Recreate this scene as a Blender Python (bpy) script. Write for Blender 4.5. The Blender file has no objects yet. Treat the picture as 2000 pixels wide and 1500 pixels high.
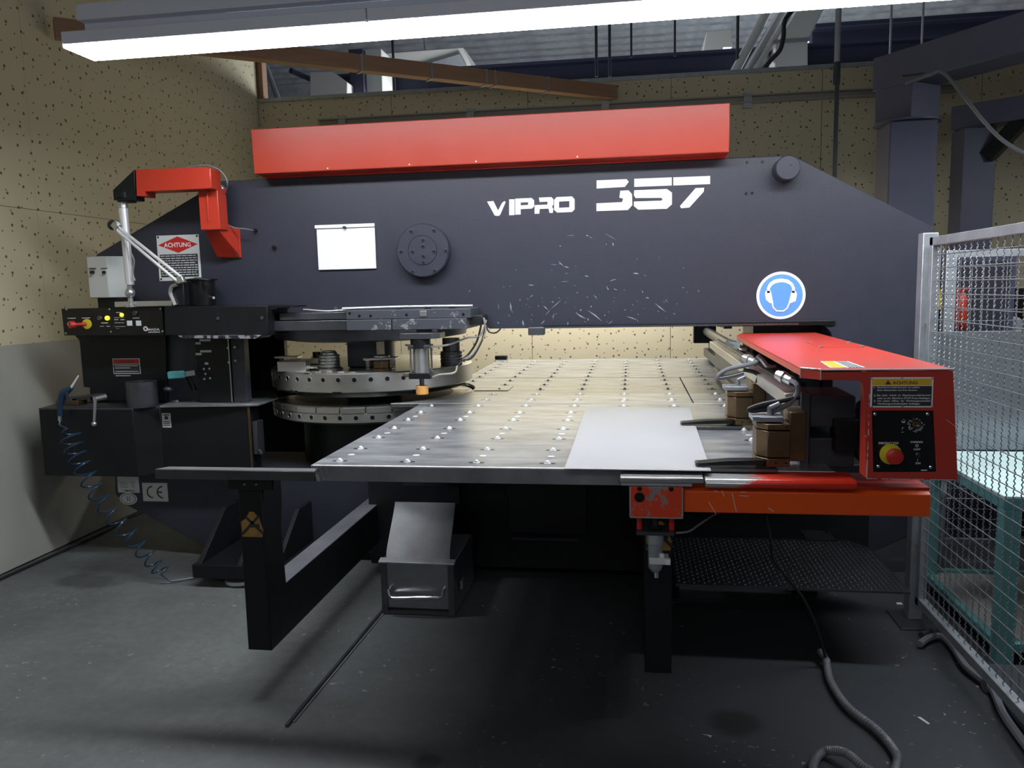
import bpy, math, random
from mathutils import Vector, Matrix
from mathutils.geometry import tessellate_polygon
random.seed(7)
PI = math.pi
C = bpy.context.scene.collection
sc = bpy.context.scene
# ------------------------------------------------------------------ camera (survey of the photograph: vanishing points)
F = 1540.0; H = 1.48
def nrm(v): return Vector(v).normalized()
_yd = nrm((232, 190, F)); _x = Vector((10190, 38, -F)); _xd = (_x - _yd*_x.dot(_yd)).normalized()
_zd = _xd.cross(_yd)
if _zd.y < 0: _zd = -_zd
R = Matrix((_xd, _yd, _zd))
cam_d = bpy.data.cameras.new('camera'); cam = bpy.data.objects.new('camera', cam_d); C.objects.link(cam)
cam_d.sensor_width = 36; cam_d.lens = F/2000*36; cam_d.clip_start = .05; cam_d.clip_end = 100
m = Matrix.Identity(4)
for i in range(3):
    m[i][0] = R[i][0]; m[i][1] = R[i][1]; m[i][2] = -R[i][2]
m[2][3] = H
cam.matrix_world = m
sc.camera = cam
# ------------------------------------------------------------------ world, lights, exposure
sc.view_settings.view_transform = 'Standard'; sc.view_settings.look = 'None'
sc.view_settings.gamma = 1; sc.view_settings.use_curve_mapping = False
sc.view_settings.exposure = 0.0
w = bpy.data.worlds.new('world'); sc.world = w; w.use_nodes = True
w.node_tree.nodes['Background'].inputs[0].default_value = (.80, .88, 1, 1)
w.node_tree.nodes['Background'].inputs[1].default_value = .024
LAMP = 38.0        # radiance of the fluorescent diffusers
def area(name, loc, rot, sx, sy, e, col=(1, 1, 1)):
    l = bpy.data.lights.new(name, 'AREA'); l.shape = 'RECTANGLE'; l.size = sx; l.size_y = sy; l.energy = e; l.color = col
    o = bpy.data.objects.new(name, l); C.objects.link(o); o.location = loc; o.rotation_euler = rot
def point(name, loc, e, r=.3, col=(1, 1, 1)):
    l = bpy.data.lights.new(name, 'POINT'); l.energy = e; l.shadow_soft_size = r; l.color = col
    o = bpy.data.objects.new(name, l); C.objects.link(o); o.location = loc
# workshop luminaires behind the photographer, and added fill for the hall beyond the partition
area('workshop_light_behind', (-.6, -.7, 2.5), (math.radians(38), 0, 0), 3.2, .5, 16, (.93, .97, 1))
point('camera_flash', (.10, .02, 1.56), 8.5, .03, (.95, .97, 1))
point('hall_fill', (-1.5, 9.6, 2.6), 260, .4, (.9, .95, 1))  # added unseen point fill, low behind the partition, to brighten the hall ceiling
point('hall_fill', (2.5, 11.5, 2.8), 420, .4, (.9, .95, 1))
area('workshop_light_rear', (-.6, 6.6, 2.15), (math.radians(24), 0, 0), 2.5, .2, 58, (1, .99, .97))
area('side_bay_light', (3.6, 4.3, 2.6), (0, math.radians(20), 0), .3, 1.5, 22, (.9, .97, 1))

# ------------------------------------------------------------------ survey helpers: photo pixel + known plane -> world point
def ray(x, y): return R @ Vector((x-1000, 750-y, F))
def _hit(x, y, k, c):
    r = ray(x, y); o = Vector((0, 0, H)); return o + r*((c-o[k])/r[k])
def px(x, y, c): return _hit(x, y, 0, c)
def py(x, y, c): return _hit(x, y, 1, c)
def pz(x, y, c): return _hit(x, y, 2, c)
# ------------------------------------------------------------------ materials
def mat(name, col, rough=.5, metal=0.0, noise=0, ncol=None, scale=6, bump=0, bscale=60, emit=0, spec=.5, coat=0, stretch=None, alpha=1):
    m = bpy.data.materials.new(name); m.use_nodes = True; nt = m.node_tree; N = nt.nodes; L = nt.links
    b = N['Principled BSDF']; b.inputs['Base Color'].default_value = (*col, 1); b.inputs['Roughness'].default_value = rough
    b.inputs['Metallic'].default_value = metal; b.inputs['Specular IOR Level'].default_value = spec; b.inputs['Coat Weight'].default_value = coat
    if emit: b.inputs['Emission Color'].default_value = (*col, 1); b.inputs['Emission Strength'].default_value = emit
    tc = N.new('ShaderNodeTexCoord'); mp = N.new('ShaderNodeMapping'); L.new(tc.outputs['Object'], mp.inputs[0])
    if stretch: mp.inputs['Scale'].default_value = stretch
    if noise:
        n = N.new('ShaderNodeTexNoise'); n.inputs['Scale'].default_value = scale; n.inputs['Detail'].default_value = 8
        n.inputs['Roughness'].default_value = .65; L.new(mp.outputs[0], n.inputs['Vector'])
        r = N.new('ShaderNodeValToRGB'); r.color_ramp.elements[0].position = .5-noise*.5; r.color_ramp.elements[1].position = .5+noise*.5
        r.color_ramp.elements[0].color = (*(ncol or [c*.6 for c in col]), 1); r.color_ramp.elements[1].color = (*col, 1)
        L.new(n.outputs['Fac'], r.inputs[0]); L.new(r.outputs[0], b.inputs['Base Color'])
        mr = N.new('ShaderNodeMapRange'); mr.inputs[3].default_value = max(.05, rough-.1); mr.inputs[4].default_value = min(1, rough+.1)
        L.new(n.outputs['Fac'], mr.inputs[0]); L.new(mr.outputs[0], b.inputs['Roughness'])
    if bump:
        n2 = N.new('ShaderNodeTexNoise'); n2.inputs['Scale'].default_value = bscale; n2.inputs['Detail'].default_value = 4
        L.new(mp.outputs[0], n2.inputs['Vector']); bp = N.new('ShaderNodeBump'); bp.inputs['Strength'].default_value = bump
        bp.inputs['Distance'].default_value = .004; L.new(n2.outputs['Fac'], bp.inputs['Height']); L.new(bp.outputs[0], b.inputs['Normal'])
    return m
def wear(name, paint, under, lo=.60, hi=.63, scale=9, rough=.4, stretch=None, metal=.6):
    """paint with worn-through patches of another colour"""
    m = mat(name, paint, rough, 0); nt = m.node_tree; N = nt.nodes; L = nt.links; b = N['Principled BSDF']
    tc = N.new('ShaderNodeTexCoord'); mp = N.new('ShaderNodeMapping'); L.new(tc.outputs['Object'], mp.inputs[0])
    if stretch: mp.inputs['Scale'].default_value = stretch
    n = N.new('ShaderNodeTexNoise'); n.inputs['Scale'].default_value = scale; n.inputs['Detail'].default_value = 10; n.inputs['Roughness'].default_value = .7
    L.new(mp.outputs[0], n.inputs['Vector']); r = N.new('ShaderNodeValToRGB'); L.new(n.outputs['Fac'], r.inputs[0])
    r.color_ramp.elements[0].position = lo; r.color_ramp.elements[1].position = hi
    mx = N.new('ShaderNodeMix'); mx.data_type = 'RGBA'; mx.inputs[6].default_value = (*paint, 1); mx.inputs[7].default_value = (*under, 1)
    L.new(r.outputs[0], mx.inputs[0]); L.new(mx.outputs[2], b.inputs['Base Color'])
    mu = N.new('ShaderNodeMath'); mu.operation = 'MULTIPLY'; mu.inputs[1].default_value = metal; L.new(r.outputs[0], mu.inputs[0]); L.new(mu.outputs[0], b.inputs['Metallic'])
    return m
def slide_mat():
    m = wear('slide_bar_paint', (.60, .03, .012), (.60, .60, .60), .50, .56, 8, .35, (.3, 1, 1), .8); nt = m.node_tree; N = nt.nodes; L = nt.links
    rp = [n for n in N if n.type == 'VALTORGB'][0]; src = rp.inputs[0].links[0].from_socket; tc = [n for n in N if n.type == 'TEX_COORD'][0]
    sx = N.new('ShaderNodeSeparateXYZ'); L.new(tc.outputs['Object'], sx.inputs[0]); mu = N.new('ShaderNodeMath'); mu.operation = 'MULTIPLY_ADD'; mu.inputs[1].default_value = -1.1; L.new(sx.outputs[0], mu.inputs[0]); L.new(src, mu.inputs[2]); L.new(mu.outputs[0], rp.inputs[0])
    return m
def perforated(name, base, hole):
    """acoustic board: small and large drilled holes scattered over the face"""
    m = mat(name, base, .75, 0); nt = m.node_tree; N = nt.nodes; L = nt.links; b = N['Principled BSDF']
    tc = N.new('ShaderNodeTexCoord'); geo = tc.outputs['Object']
    prev = None
    hs = []
    for sc_, r0, r1, off in ((8.8, .060, .090, 0), (11.5, .045, .070, 3.3)):
        mp = N.new('ShaderNodeMapping'); mp.inputs['Location'].default_value = (off, off, off); L.new(geo, mp.inputs[0])
        v = N.new('ShaderNodeTexVoronoi'); v.voronoi_dimensions = '2D'; v.inputs['Scale'].default_value = sc_; v.inputs['Randomness'].default_value = .75
        L.new(mp.outputs[0], v.inputs['Vector'])
        r = N.new('ShaderNodeMapRange'); r.inputs[1].default_value = r0; r.inputs[2].default_value = r1; r.inputs[3].default_value = 1; r.inputs[4].default_value = 0
        L.new(v.outputs['Distance'], r.inputs[0]); hs.append(r.outputs[0])
    mxm = N.new('ShaderNodeMath'); mxm.operation = 'MAXIMUM'; L.new(hs[0], mxm.inputs[0]); L.new(hs[1], mxm.inputs[1])
    n = N.new('ShaderNodeTexNoise'); n.inputs['Scale'].default_value = 1.3; n.inputs['Detail'].default_value = 5; L.new(geo, n.inputs['Vector'])
    r2 = N.new('ShaderNodeMix'); r2.data_type = 'RGBA'; r2.inputs[6].default_value = (*[c*.88 for c in base], 1); r2.inputs[7].default_value = (*base, 1); L.new(n.outputs['Fac'], r2.inputs[0])
    mx = N.new('ShaderNodeMix'); mx.data_type = 'RGBA'; L.new(mxm.outputs[0], mx.inputs[0]); L.new(r2.outputs[2], mx.inputs[6]); mx.inputs[7].default_value = (*hole, 1)
    L.new(mx.outputs[2], b.inputs['Base Color'])
    return m
M_ = {}
M_['navy'] = mat('navy_paint', (.031, .033, .050), .46, 0, .5, (.027, .029, .044), 14, .12, 90)
M_['black'] = mat('black_paint', (.010, .011, .013), .42, 0, .5, (.007, .0075, .009), 12, .1, 80, spec=.35)
M_['blackgloss'] = mat('black_gloss', (.008, .008, .009), .28, spec=.4)
M_['darkgrey'] = mat('dark_grey_paint', (.045, .050, .062), .45, 0, .5, None, 12)
M_['red'] = mat('red_paint', (.50, .042, .020), .36, 0, .4, (.46, .034, .016), 5, .05, 120)
M_['cover_red'] = mat('matt_red_paint', (.44, .043, .020), .33, 0, .4, (.41, .036, .016), 5, .04, 120)
M_['redgloss'] = wear('console_red', (.52, .034, .018), (.45, .40, .38), .70, .73, 5, .42)
M_['redgloss'].node_tree.nodes['Principled BSDF'].inputs['Coat Weight'].default_value = .4; M_['redgloss'].node_tree.nodes['Principled BSDF'].inputs['Coat Roughness'].default_value = .35
M_['orange'] = wear('orange_paint', (.84, .095, .006), (.55, .32, .28), .70, .72, 22, .42, (1, 1, .35), .2)
M_['chipped'] = wear('chipped_red', (.70, .05, .012), (.26, .27, .26), .53, .56, 17, .5, (1, 1, .6), .3)
M_['railred'] = slide_mat()
M_['steel'] = mat('table_steel', (.52, .535, .55), .33, .66, .26, (.27, .28, .30), 3.6, .04, 30, stretch=(1, 3.2, 1))
M_['sheet'] = mat('sheet_metal', (.47, .475, .49), .50, .35, .3, (.44, .445, .46), 2, 0)
M_['skirt'] = mat('skirt_steel', (.38, .39, .43), .38, .6, .5, (.20, .21, .24), 6)
M_['rod'] = mat('rod_metal', (.80, .80, .80), .28, .45)
M_['railgrey'] = mat('rail_grey', (.36, .34, .30), .5, .2)
M_['turret'] = mat('turret_steel', (.66, .645, .60), .30, .88, .5, (.50, .485, .45), 3, 0, stretch=(1, 1, 4))
M_['darksteel'] = mat('dark_steel', (.15, .155, .17), .38, .75, .6, (.08, .085, .095), 8)
M_['headsteel'] = wear('head_dark', (.06, .065, .08), (.40, .41, .40), .60, .63, 7, .40, None, .7)
M_['chrome'] = mat('chrome', (.80, .80, .80), .18, 1)
M_['satin'] = mat('satin_metal', (.62, .62, .62), .33, .9)
M_['brass'] = mat('bronze', (.21, .145, .085), .36, .85, .6, (.13, .085, .045), 9)
M_['knurl'] = mat('knurled_brass', (.80, .38, .10), .45, .2, 0, None, 10, .6, 500)
M_['galv'] = mat('galvanised', (.50, .53, .56), .45, .65, .4, (.36, .39, .42), 18)
M_['wire'] = mat('wire_galvanised', (.30, .32, .34), .42, .6)
M_['gantry'] = mat('gantry_paint', (.105, .11, .17), .5, 0, .5, (.09, .095, .15), 10)
M_['white'] = mat('white_vinyl', (.86, .87, .88), .5)
M_['ivory'] = mat('ivory_box', (.66, .68, .66), .45)
M_['blue'] = mat('sign_blue', (.12, .34, .85), .45)
M_['yellow'] = mat('yellow', (.80, .47, .03), .45)
M_['btnyellow'] = mat('button_yellow', (.75, .62, .03), .4)
M_['btnred'] = mat('button_red', (.58, .025, .02), .35)
M_['ball'] = mat('ball_steel', (.9, .9, .9), .30, .35)
M_['rubber'] = mat('rubber', (.014, .014, .016), .5)
M_['greyhose'] = mat('grey_hose', (.17, .18, .20), .42)
M_['bluehose'] = mat('blue_hose', (.018, .045, .085), .3)
M_['teal'] = mat('teal_paint', (.13, .36, .36), .5, 0, .4, (.11, .31, .32), 12)
M_['mint'] = mat('mint_laminate', (.62, .80, .78), .4)
M_['wood'] = mat('timber', (.42, .25, .15), .7, 0, .6, (.30, .17, .10), 5, .1, 40, stretch=(1, 1, 8))
M_['concrete_board'] = mat('grey_board', (.40, .395, .35), .6, 0, .8, (.33, .325, .29), 1.5)
M_['lampwhite'] = mat('lamp_enamel', (.80, .84, .95), .45)
M_['glow'] = mat('lamp_glow', (.90, .95, 1.0), .5, emit=LAMP)
M_['led'] = mat('lamp_indicator', (1.0, .85, .05), .4, emit=1.2)
M_['hallgrey'] = mat('hall_grey', (.42, .44, .47), .7, 0, .3, None, 3)
M_['duct'] = mat('duct_white', (.70, .70, .66), .6)
M_['hallnavy'] = mat('beam_navy', (.055, .06, .11), .55)
M_['sign_dark'] = mat('sign_dark', (.03, .032, .04), .4)
M_['tealknob'] = mat('teal_plastic', (.10, .42, .42), .4)
M_['perf'] = perforated('perforated_board', (.66, .585, .40), (.15, .10, .045))
# floor: worn painted concrete, stained and scuffed
def floor_mat():
    m = mat('workshop_floor', (.1, .1, .1), .5); nt = m.node_tree; N = nt.nodes; L = nt.links; b = N['Principled BSDF']
    tc = N.new('ShaderNodeTexCoord')
    def noise(s, d, det=8, rough=.6, mp=None):
        n = N.new('ShaderNodeTexNoise'); n.inputs['Scale'].default_value = s; n.inputs['Detail'].default_value = det; n.inputs['Roughness'].default_value = rough
        n.inputs['Distortion'].default_value = d
        if mp:
            q = N.new('ShaderNodeMapping'); q.inputs['Rotation'].default_value = (0, 0, mp[0]); q.inputs['Scale'].default_value = mp[1]; L.new(tc.outputs['Object'], q.inputs[0]); L.new(q.outputs[0], n.inputs['Vector'])
        else: L.new(tc.outputs['Object'], n.inputs['Vector'])
        return n.outputs['Fac']
    def ramp(f, a, ca, b_, cb):
        r = N.new('ShaderNodeValToRGB'); r.color_ramp.elements[0].position = a; r.color_ramp.elements[1].position = b_
        r.color_ramp.elements[0].color = (*ca, 1); r.color_ramp.elements[1].color = (*cb, 1); L.new(f, r.inputs[0]); return r.outputs[0]
    def mix(f, A, B, typ='MIX'):
        x = N.new('ShaderNodeMix'); x.data_type = 'RGBA'; x.blend_type = typ
        if isinstance(f, float): x.inputs[0].default_value = f
        else: L.new(f, x.inputs[0])
        for k, v in ((6, A), (7, B)):
            if isinstance(v, tuple): x.inputs[k].default_value = (*v, 1)
            else: L.new(v, x.inputs[k])
        return x.outputs[2]
    base = ramp(noise(1.1, .3), .35, (.110, .118, .118), .65, (.180, .190, .187))
    fine = ramp(noise(22, 0), .35, (.86, .86, .86), .7, (1.12, 1.12, 1.12)); base = mix(1.0, base, fine, 'MULTIPLY')
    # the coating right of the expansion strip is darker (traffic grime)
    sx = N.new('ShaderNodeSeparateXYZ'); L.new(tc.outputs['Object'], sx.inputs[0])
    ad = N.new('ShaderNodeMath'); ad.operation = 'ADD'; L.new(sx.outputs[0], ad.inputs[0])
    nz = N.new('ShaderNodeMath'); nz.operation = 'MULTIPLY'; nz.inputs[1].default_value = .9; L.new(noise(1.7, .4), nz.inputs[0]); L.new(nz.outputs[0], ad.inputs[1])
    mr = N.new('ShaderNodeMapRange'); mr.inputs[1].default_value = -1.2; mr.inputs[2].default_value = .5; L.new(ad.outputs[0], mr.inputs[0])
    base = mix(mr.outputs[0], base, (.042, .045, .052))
    flecks = ramp(noise(34, .6, 3, .5), .655, (0, 0, 0), .70, (1, 1, 1)); big = ramp(noise(2.3, 0), .5, (0, 0, 0), .62, (1, 1, 1)); fl = mix(1.0, flecks, big, 'MULTIPLY')
    base = mix(fl, base, (.42, .42, .38))
    scr = ramp(noise(5, .2, 3, .5, (.9, (1, 26, 1))), .70, (0, 0, 0), .74, (1, 1, 1)); scr = mix(1.0, scr, big, 'MULTIPLY'); sf = mix(.45, (0, 0, 0), scr); base = mix(sf, base, (.26, .26, .25))
    # oil stains
    def spot(cx, cy, rx, ry, s):
        q = N.new('ShaderNodeMapping'); q.inputs['Location'].default_value = (-cx/rx, -cy/ry, 0); q.inputs['Scale'].default_value = (1/rx, 1/ry, 1); L.new(tc.outputs['Object'], q.inputs[0])
        vn = N.new('ShaderNodeVectorMath'); vn.operation = 'LENGTH'; L.new(q.outputs[0], vn.inputs[0])
        a = N.new('ShaderNodeMath'); a.operation = 'ADD'; L.new(vn.outputs['Value'], a.inputs[0]); k = N.new('ShaderNodeMath'); k.operation = 'MULTIPLY'; k.inputs[1].default_value = .9
        L.new(noise(6, .3), k.inputs[0]); L.new(k.outputs[0], a.inputs[1])
        r = N.new('ShaderNodeMapRange'); r.inputs[1].default_value = 1.15; r.inputs[2].default_value = 1.6; r.inputs[3].default_value = s; r.inputs[4].default_value = 0; L.new(a.outputs[0], r.inputs[0]); return r.outputs[0]
    p1 = pz(1440, 1412, 0); p2 = pz(838, 1488, 0); p3 = pz(300, 1100, 0); p4 = pz(170, 1135, 0)
    for p, rx, ry, s in ((p1, .085, .09, .85), (p2, .05, .05, .6), (p3, .45, .22, .55), (p4, .2, .1, .5)):
        base = mix(spot(p.x, p.y, rx, ry, s), base, (.014, .014, .016))
    L.new(base, b.inputs['Base Color'])
    rr = N.new('ShaderNodeMapRange'); rr.inputs[3].default_value = .42; rr.inputs[4].default_value = .68; L.new(noise(3, 0), rr.inputs[0]); L.new(rr.outputs[0], b.inputs['Roughness'])
    bp = N.new('ShaderNodeBump'); bp.inputs['Strength'].default_value = .25; bp.inputs['Distance'].default_value = .003; L.new(noise(18, 0), bp.inputs['Height']); L.new(bp.outputs[0], b.inputs['Normal'])
    return m
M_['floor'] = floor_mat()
# ------------------------------------------------------------------ mesh builder
class M:
    def __init__(s): s.v = []; s.f = []; s.mi = []; s.k = 0
    def add(s, vs, fs):
        n = len(s.v); s.v += [tuple(a) for a in vs]; s.f += [tuple(i+n for i in f) for f in fs]; s.mi += [s.k]*len(fs); return s
    def box(s, x0, x1, y0, y1, z0, z1):
        vs = [(x, y, z) for z in (z0, z1) for y in (y0, y1) for x in (x0, x1)]
        return s.add(vs, [(0, 2, 3, 1), (4, 5, 7, 6), (0, 1, 5, 4), (2, 6, 7, 3), (0, 4, 6, 2), (1, 3, 7, 5)])
    def prism(s, pts, axis, a, b, holes=()):
        """2D outline (for axis y: (x,z); axis z: (x,y); axis x: (y,z)) extruded from a to b, with holes"""
        def P(p, c): return {'x': (c, p[0], p[1]), 'y': (p[0], c, p[1]), 'z': (p[0], p[1], c)}[axis]
        loops = [list(pts)]+[list(h) for h in holes]; flat = [p for l in loops for p in l]; n = len(flat)
        tris = tessellate_polygon([[Vector((p[0], p[1], 0)) for p in l] for l in loops])
        vs = [P(p, a) for p in flat]+[P(p, b) for p in flat]; fs = []
        if not holes and len(pts) > 3: fs += [tuple(range(n)), tuple(range(2*n-1, n-1, -1))] if convex(pts) else [tuple(t) for t in tris]+[tuple(i+n for i in reversed(t)) for t in tris]
        else: fs += [tuple(t) for t in tris]+[tuple(i+n for i in reversed(t)) for t in tris]
        o = 0
        for l in loops:
            k = len(l)
            for i in range(k): fs.append((o+i, o+(i+1) % k, n+o+(i+1) % k, n+o+i))
            o += k
        return s.add(vs, fs)
    def cyl(s, p0, p1, r, n=20, r1=None, cap=True):
        p0 = Vector(p0); p1 = Vector(p1); d = (p1-p0).normalized(); u = d.orthogonal().normalized(); v = d.cross(u); r1 = r if r1 is None else r1
        vs = [p0+(u*math.cos(2*PI*i/n)+v*math.sin(2*PI*i/n))*r for i in range(n)]+[p1+(u*math.cos(2*PI*i/n)+v*math.sin(2*PI*i/n))*r1 for i in range(n)]
        fs = [(i, (i+1) % n, n+(i+1) % n, n+i) for i in range(n)]
        if cap: fs += [tuple(range(n-1, -1, -1)), tuple(range(n, 2*n))]
        return s.add(vs, fs)
    def lathe(s, c, prof, n=32, axis='z'):
        c = Vector(c); ax = {'z': ((1, 0, 0), (0, 1, 0), (0, 0, 1)), 'y': ((1, 0, 0), (0, 0, 1), (0, -1, 0)), 'x': ((0, 1, 0), (0, 0, 1), (1, 0, 0))}[axis]
        U, V, W = [Vector(a) for a in ax]; vs = []; fs = []
        for (r, h) in prof:
            for i in range(n): a = 2*PI*i/n; vs.append(c+(U*math.cos(a)+V*math.sin(a))*r+W*h)
        for j in range(len(prof)-1):
            for i in range(n): fs.append((j*n+i, j*n+(i+1) % n, (j+1)*n+(i+1) % n, (j+1)*n+i))
        if prof[0][0] > 1e-6: fs.append(tuple(range(n-1, -1, -1)))
        if prof[-1][0] > 1e-6: fs.append(tuple(range((len(prof)-1)*n, len(prof)*n)))
        return s.add(vs, fs)
    def tube(s, pts, r, n=8):
        pts = [Vector(p) for p in pts]; vs = []; fs = []; u = None; m_ = len(pts)
        for i, p in enumerate(pts):
            t = (pts[min(i+1, m_-1)]-pts[max(i-1, 0)]).normalized()
            u = (t.orthogonal() if u is None else (u-t*u.dot(t))).normalized(); v = t.cross(u)
            rr = r(i/(m_-1)) if callable(r) else r
            vs += [p+(u*math.cos(2*PI*k/n)+v*math.sin(2*PI*k/n))*rr for k in range(n)]
        for i in range(m_-1):
            for k in range(n): fs.append((i*n+k, i*n+(k+1) % n, (i+1)*n+(k+1) % n, (i+1)*n+k))
        fs += [tuple(range(n-1, -1, -1)), tuple(range((m_-1)*n, m_*n))]
        return s.add(vs, fs)
    def ball(s, c, r, n=12, k=8):
        return s.lathe(c, [(max(1e-7, r*math.sin(PI*j/k)), -r*math.cos(PI*j/k)) for j in range(k+1)], n)
    def beam(s, a, b, w_, h_):
        """rectangular bar from a to b"""
        a = Vector(a); b = Vector(b); d = (b-a).normalized(); u = d.cross(Vector((0, 0, 1)))
        u = Vector((1, 0, 0)) if u.length < 1e-4 else u.normalized(); v = u.cross(d)
        vs = [p+u*i*w_/2+v*j*h_/2 for p in (a, b) for (i, j) in ((-1, -1), (1, -1), (1, 1), (-1, 1))]
        return s.add(vs, [(3, 2, 1, 0), (4, 5, 6, 7), (0, 1, 5, 4), (1, 2, 6, 5), (2, 3, 7, 6), (3, 0, 4, 7)])
def convex(p):
    sg = 0
    for i in range(len(p)):
        a, b, c = p[i], p[(i+1) % len(p)], p[(i+2) % len(p)]; z = (b[0]-a[0])*(c[1]-b[1])-(b[1]-a[1])*(c[0]-b[0])
        if abs(z) > 1e-12:
            if sg and (z > 0) != (sg > 0): return False
            sg = z
    return True
def smooth_path(pts, n=8):
    """Catmull-Rom through points"""
    P = [Vector(p) for p in pts]; P = [P[0]*2-P[1]]+P+[P[-1]*2-P[-2]]; out = []
    for i in range(1, len(P)-2):
        for k in range(n):
            t = k/n; a, b, c, d = P[i-1:i+3]
            out.append(.5*((2*b)+(c-a)*t+(2*a-5*b+4*c-d)*t*t+(3*b-a-3*c+d)*t**3))
    return out+[P[-2]]
ORG = {}
def tag(o, label=None, cat=None, group=None, kind=None):
    if label: o['label'] = label
    if cat: o['category'] = cat
    if group: o['group'] = group
    if kind: o['kind'] = kind
    return o
def mesh(m, mats, org=Vector((0, 0, 0))):
    me = bpy.data.meshes.new('mesh'); me.from_pydata([tuple(Vector(v)-org) for v in m.v], [], m.f)
    for q in (mats if isinstance(mats, (list, tuple)) else [mats]): me.materials.append(M_[q] if isinstance(q, str) else q)
    me.polygons.foreach_set('material_index', m.mi); me.update()
    import bmesh
    bm = bmesh.new(); bm.from_mesh(me); bmesh.ops.recalc_face_normals(bm, faces=bm.faces); bm.to_mesh(me); bm.free()
    for p in me.polygons: p.use_smooth = True
    me.set_sharp_from_angle(angle=.6)
    return me
def bevel(o, w_):
    if w_:
        b = o.modifiers.new('bevel', 'BEVEL'); b.width = w_; b.segments = 2; b.limit_method = 'ANGLE'; b.angle_limit = .7; b.harden_normals = False
def part(name, m, mats, parent, bev=0, label=None, kind=None):
    org = ORG[parent]; o = bpy.data.objects.new(name, mesh(m, mats, org)); C.objects.link(o); o.parent = parent; ORG[o] = org; bevel(o, bev)
    return tag(o, label, kind=kind)
def thing(name, label, cat, loc, group=None):
    o = bpy.data.objects.new(name, None); C.objects.link(o); o.location = loc; o.empty_display_size = .05; ORG[o] = Vector(loc); return tag(o, label, cat, group)
def solo(name, m, mats, label, cat, bev=0, group=None, kind=None):
    xs = [v[0] for v in m.v]; ys = [v[1] for v in m.v]; zs = [v[2] for v in m.v]; org = Vector(((min(xs)+max(xs))/2, (min(ys)+max(ys))/2, min(zs)))
    o = bpy.data.objects.new(name, mesh(m, mats, org)); C.objects.link(o); o.location = org; ORG[o] = org; bevel(o, bev); return tag(o, label, cat, group, kind)
def struct(name, m, mats, bev=0, org=Vector((0, 0, 0))):
    o = bpy.data.objects.new(name, mesh(m, mats, org)); C.objects.link(o); o.location = org; ORG[o] = Vector(org); bevel(o, bev); o['kind'] = 'structure'; return o
def dup(o, off, parent=None):
    """a copy of a thing or part with its children; meshes shared"""
    c = o.copy(); C.objects.link(c); ORG[c] = ORG[o]+Vector(off)
    if parent is not None: c.parent = parent
    else: c.location = Vector(o.location)+Vector(off)
    for ch in o.children: dup(ch, off, c)
    return c
def copy_part(o, off):
    c = o.copy(); C.objects.link(c); c.location = Vector(o.location)+Vector(off); ORG[c] = ORG[o]; return c
_fc = {}
def text_mesh(s, bold=False):
    if s in _fc: return _fc[s]
    cu = bpy.data.curves.new('t', 'FONT'); cu.body = s; cu.resolution_u = 2
    if bold: cu.offset = .018
    o = bpy.data.objects.new('t', cu); C.objects.link(o); dg = bpy.context.evaluated_depsgraph_get(); me = bpy.data.meshes.new_from_object(o.evaluated_get(dg))
    vs = [tuple(v.co) for v in me.vertices]; fs = [tuple(p.vertices) for p in me.polygons]
    bpy.data.objects.remove(o); bpy.data.curves.remove(cu); bpy.data.meshes.remove(me)
    _fc[s] = (vs, fs); return _fc[s]
def text(m, s, corner, U, V, bold=False):
    """flat lettering fitted into the parallelogram corner (lower left) + U (width) + V (height)"""
    vs, fs = text_mesh(s, bold); xs = [v[0] for v in vs]; ys = [v[1] for v in vs]; x0, x1, y0, y1 = min(xs), max(xs), min(ys), max(ys)
    corner = Vector(corner); U = Vector(U); V = Vector(V)
    m.add([corner+U*((v[0]-x0)/(x1-x0))+V*((v[1]-y0)/(y1-y0)) for v in vs], fs); return m
def rect_y(x0, y0, x1, y1, Y): # pixel rectangle -> (X0, X1, Z0, Z1) on plane Y
    a = py(x0, (y0+y1)/2, Y); b = py(x1, (y0+y1)/2, Y); t = py((x0+x1)/2, y0, Y); u = py((x0+x1)/2, y1, Y); return a.x, b.x, u.z, t.z
def polyY(pts, Y): return [(py(x, y, Y).x, py(x, y, Y).z) for x, y in pts]
def polyZ(pts, Z): return [(pz(x, y, Z).x, pz(x, y, Z).y) for x, y in pts]
def circ(c, r, n=32, a0=0, a1=2*PI): return [(c[0]+r*math.cos(a0+(a1-a0)*i/n), c[1]+r*math.sin(a0+(a1-a0)*i/n)) for i in range(n)]
# ================================================================== SETTING
XL = -3.44; YB = 7.2; ZT = 3.26
floor = struct('floor', M().box(-9, 9, -2, 17, -.1, 0), 'floor')
a = pz(560, 1421, 0); b = pz(742, 1203, 0)
mm = M(); mm.beam((a.x, a.y, .006), (b.x+.01, b.y+.5, .006), .012, .012); mm.k = 1; mm.beam((a.x+.0125, a.y+.03, .003), (b.x+.0225, b.y+.5, .003), .007, .006)
struct('trim_1', mm, ['darksteel', 'greyhose'], .001)
wl = struct('wall_left', M().box(XL-.16, XL-.02, -2, YB+.02, 0, 4.9), 'hallgrey')
wb = struct('wall_back', M().box(XL-.02, 6.5, YB+.02, YB+.12, 0, ZT-.02), 'hallgrey')
def panel(parent, u0, u1, v0, v1, rot, loc):
    m = M().box(u0, u1, v0, v1, -.02, 0); me = mesh(m, 'perf'); o = bpy.data.objects.new('wall_panel', me); C.objects.link(o); o.parent = parent
    o.rotation_euler = rot; o.location = loc; bevel(o, .001); ORG[o] = Vector(loc)
u = -2.0
while u < YB-.01:
    u1 = min(u+1.25, YB)
    for v0, v1 in ((0, 2.0), (2.0025, 4.0), (4.0025, 4.9)): panel(wl, u, u1-.0015, v0, v1, (PI/2, 0, PI/2), (XL, 0, 0))
    u = u1
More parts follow.
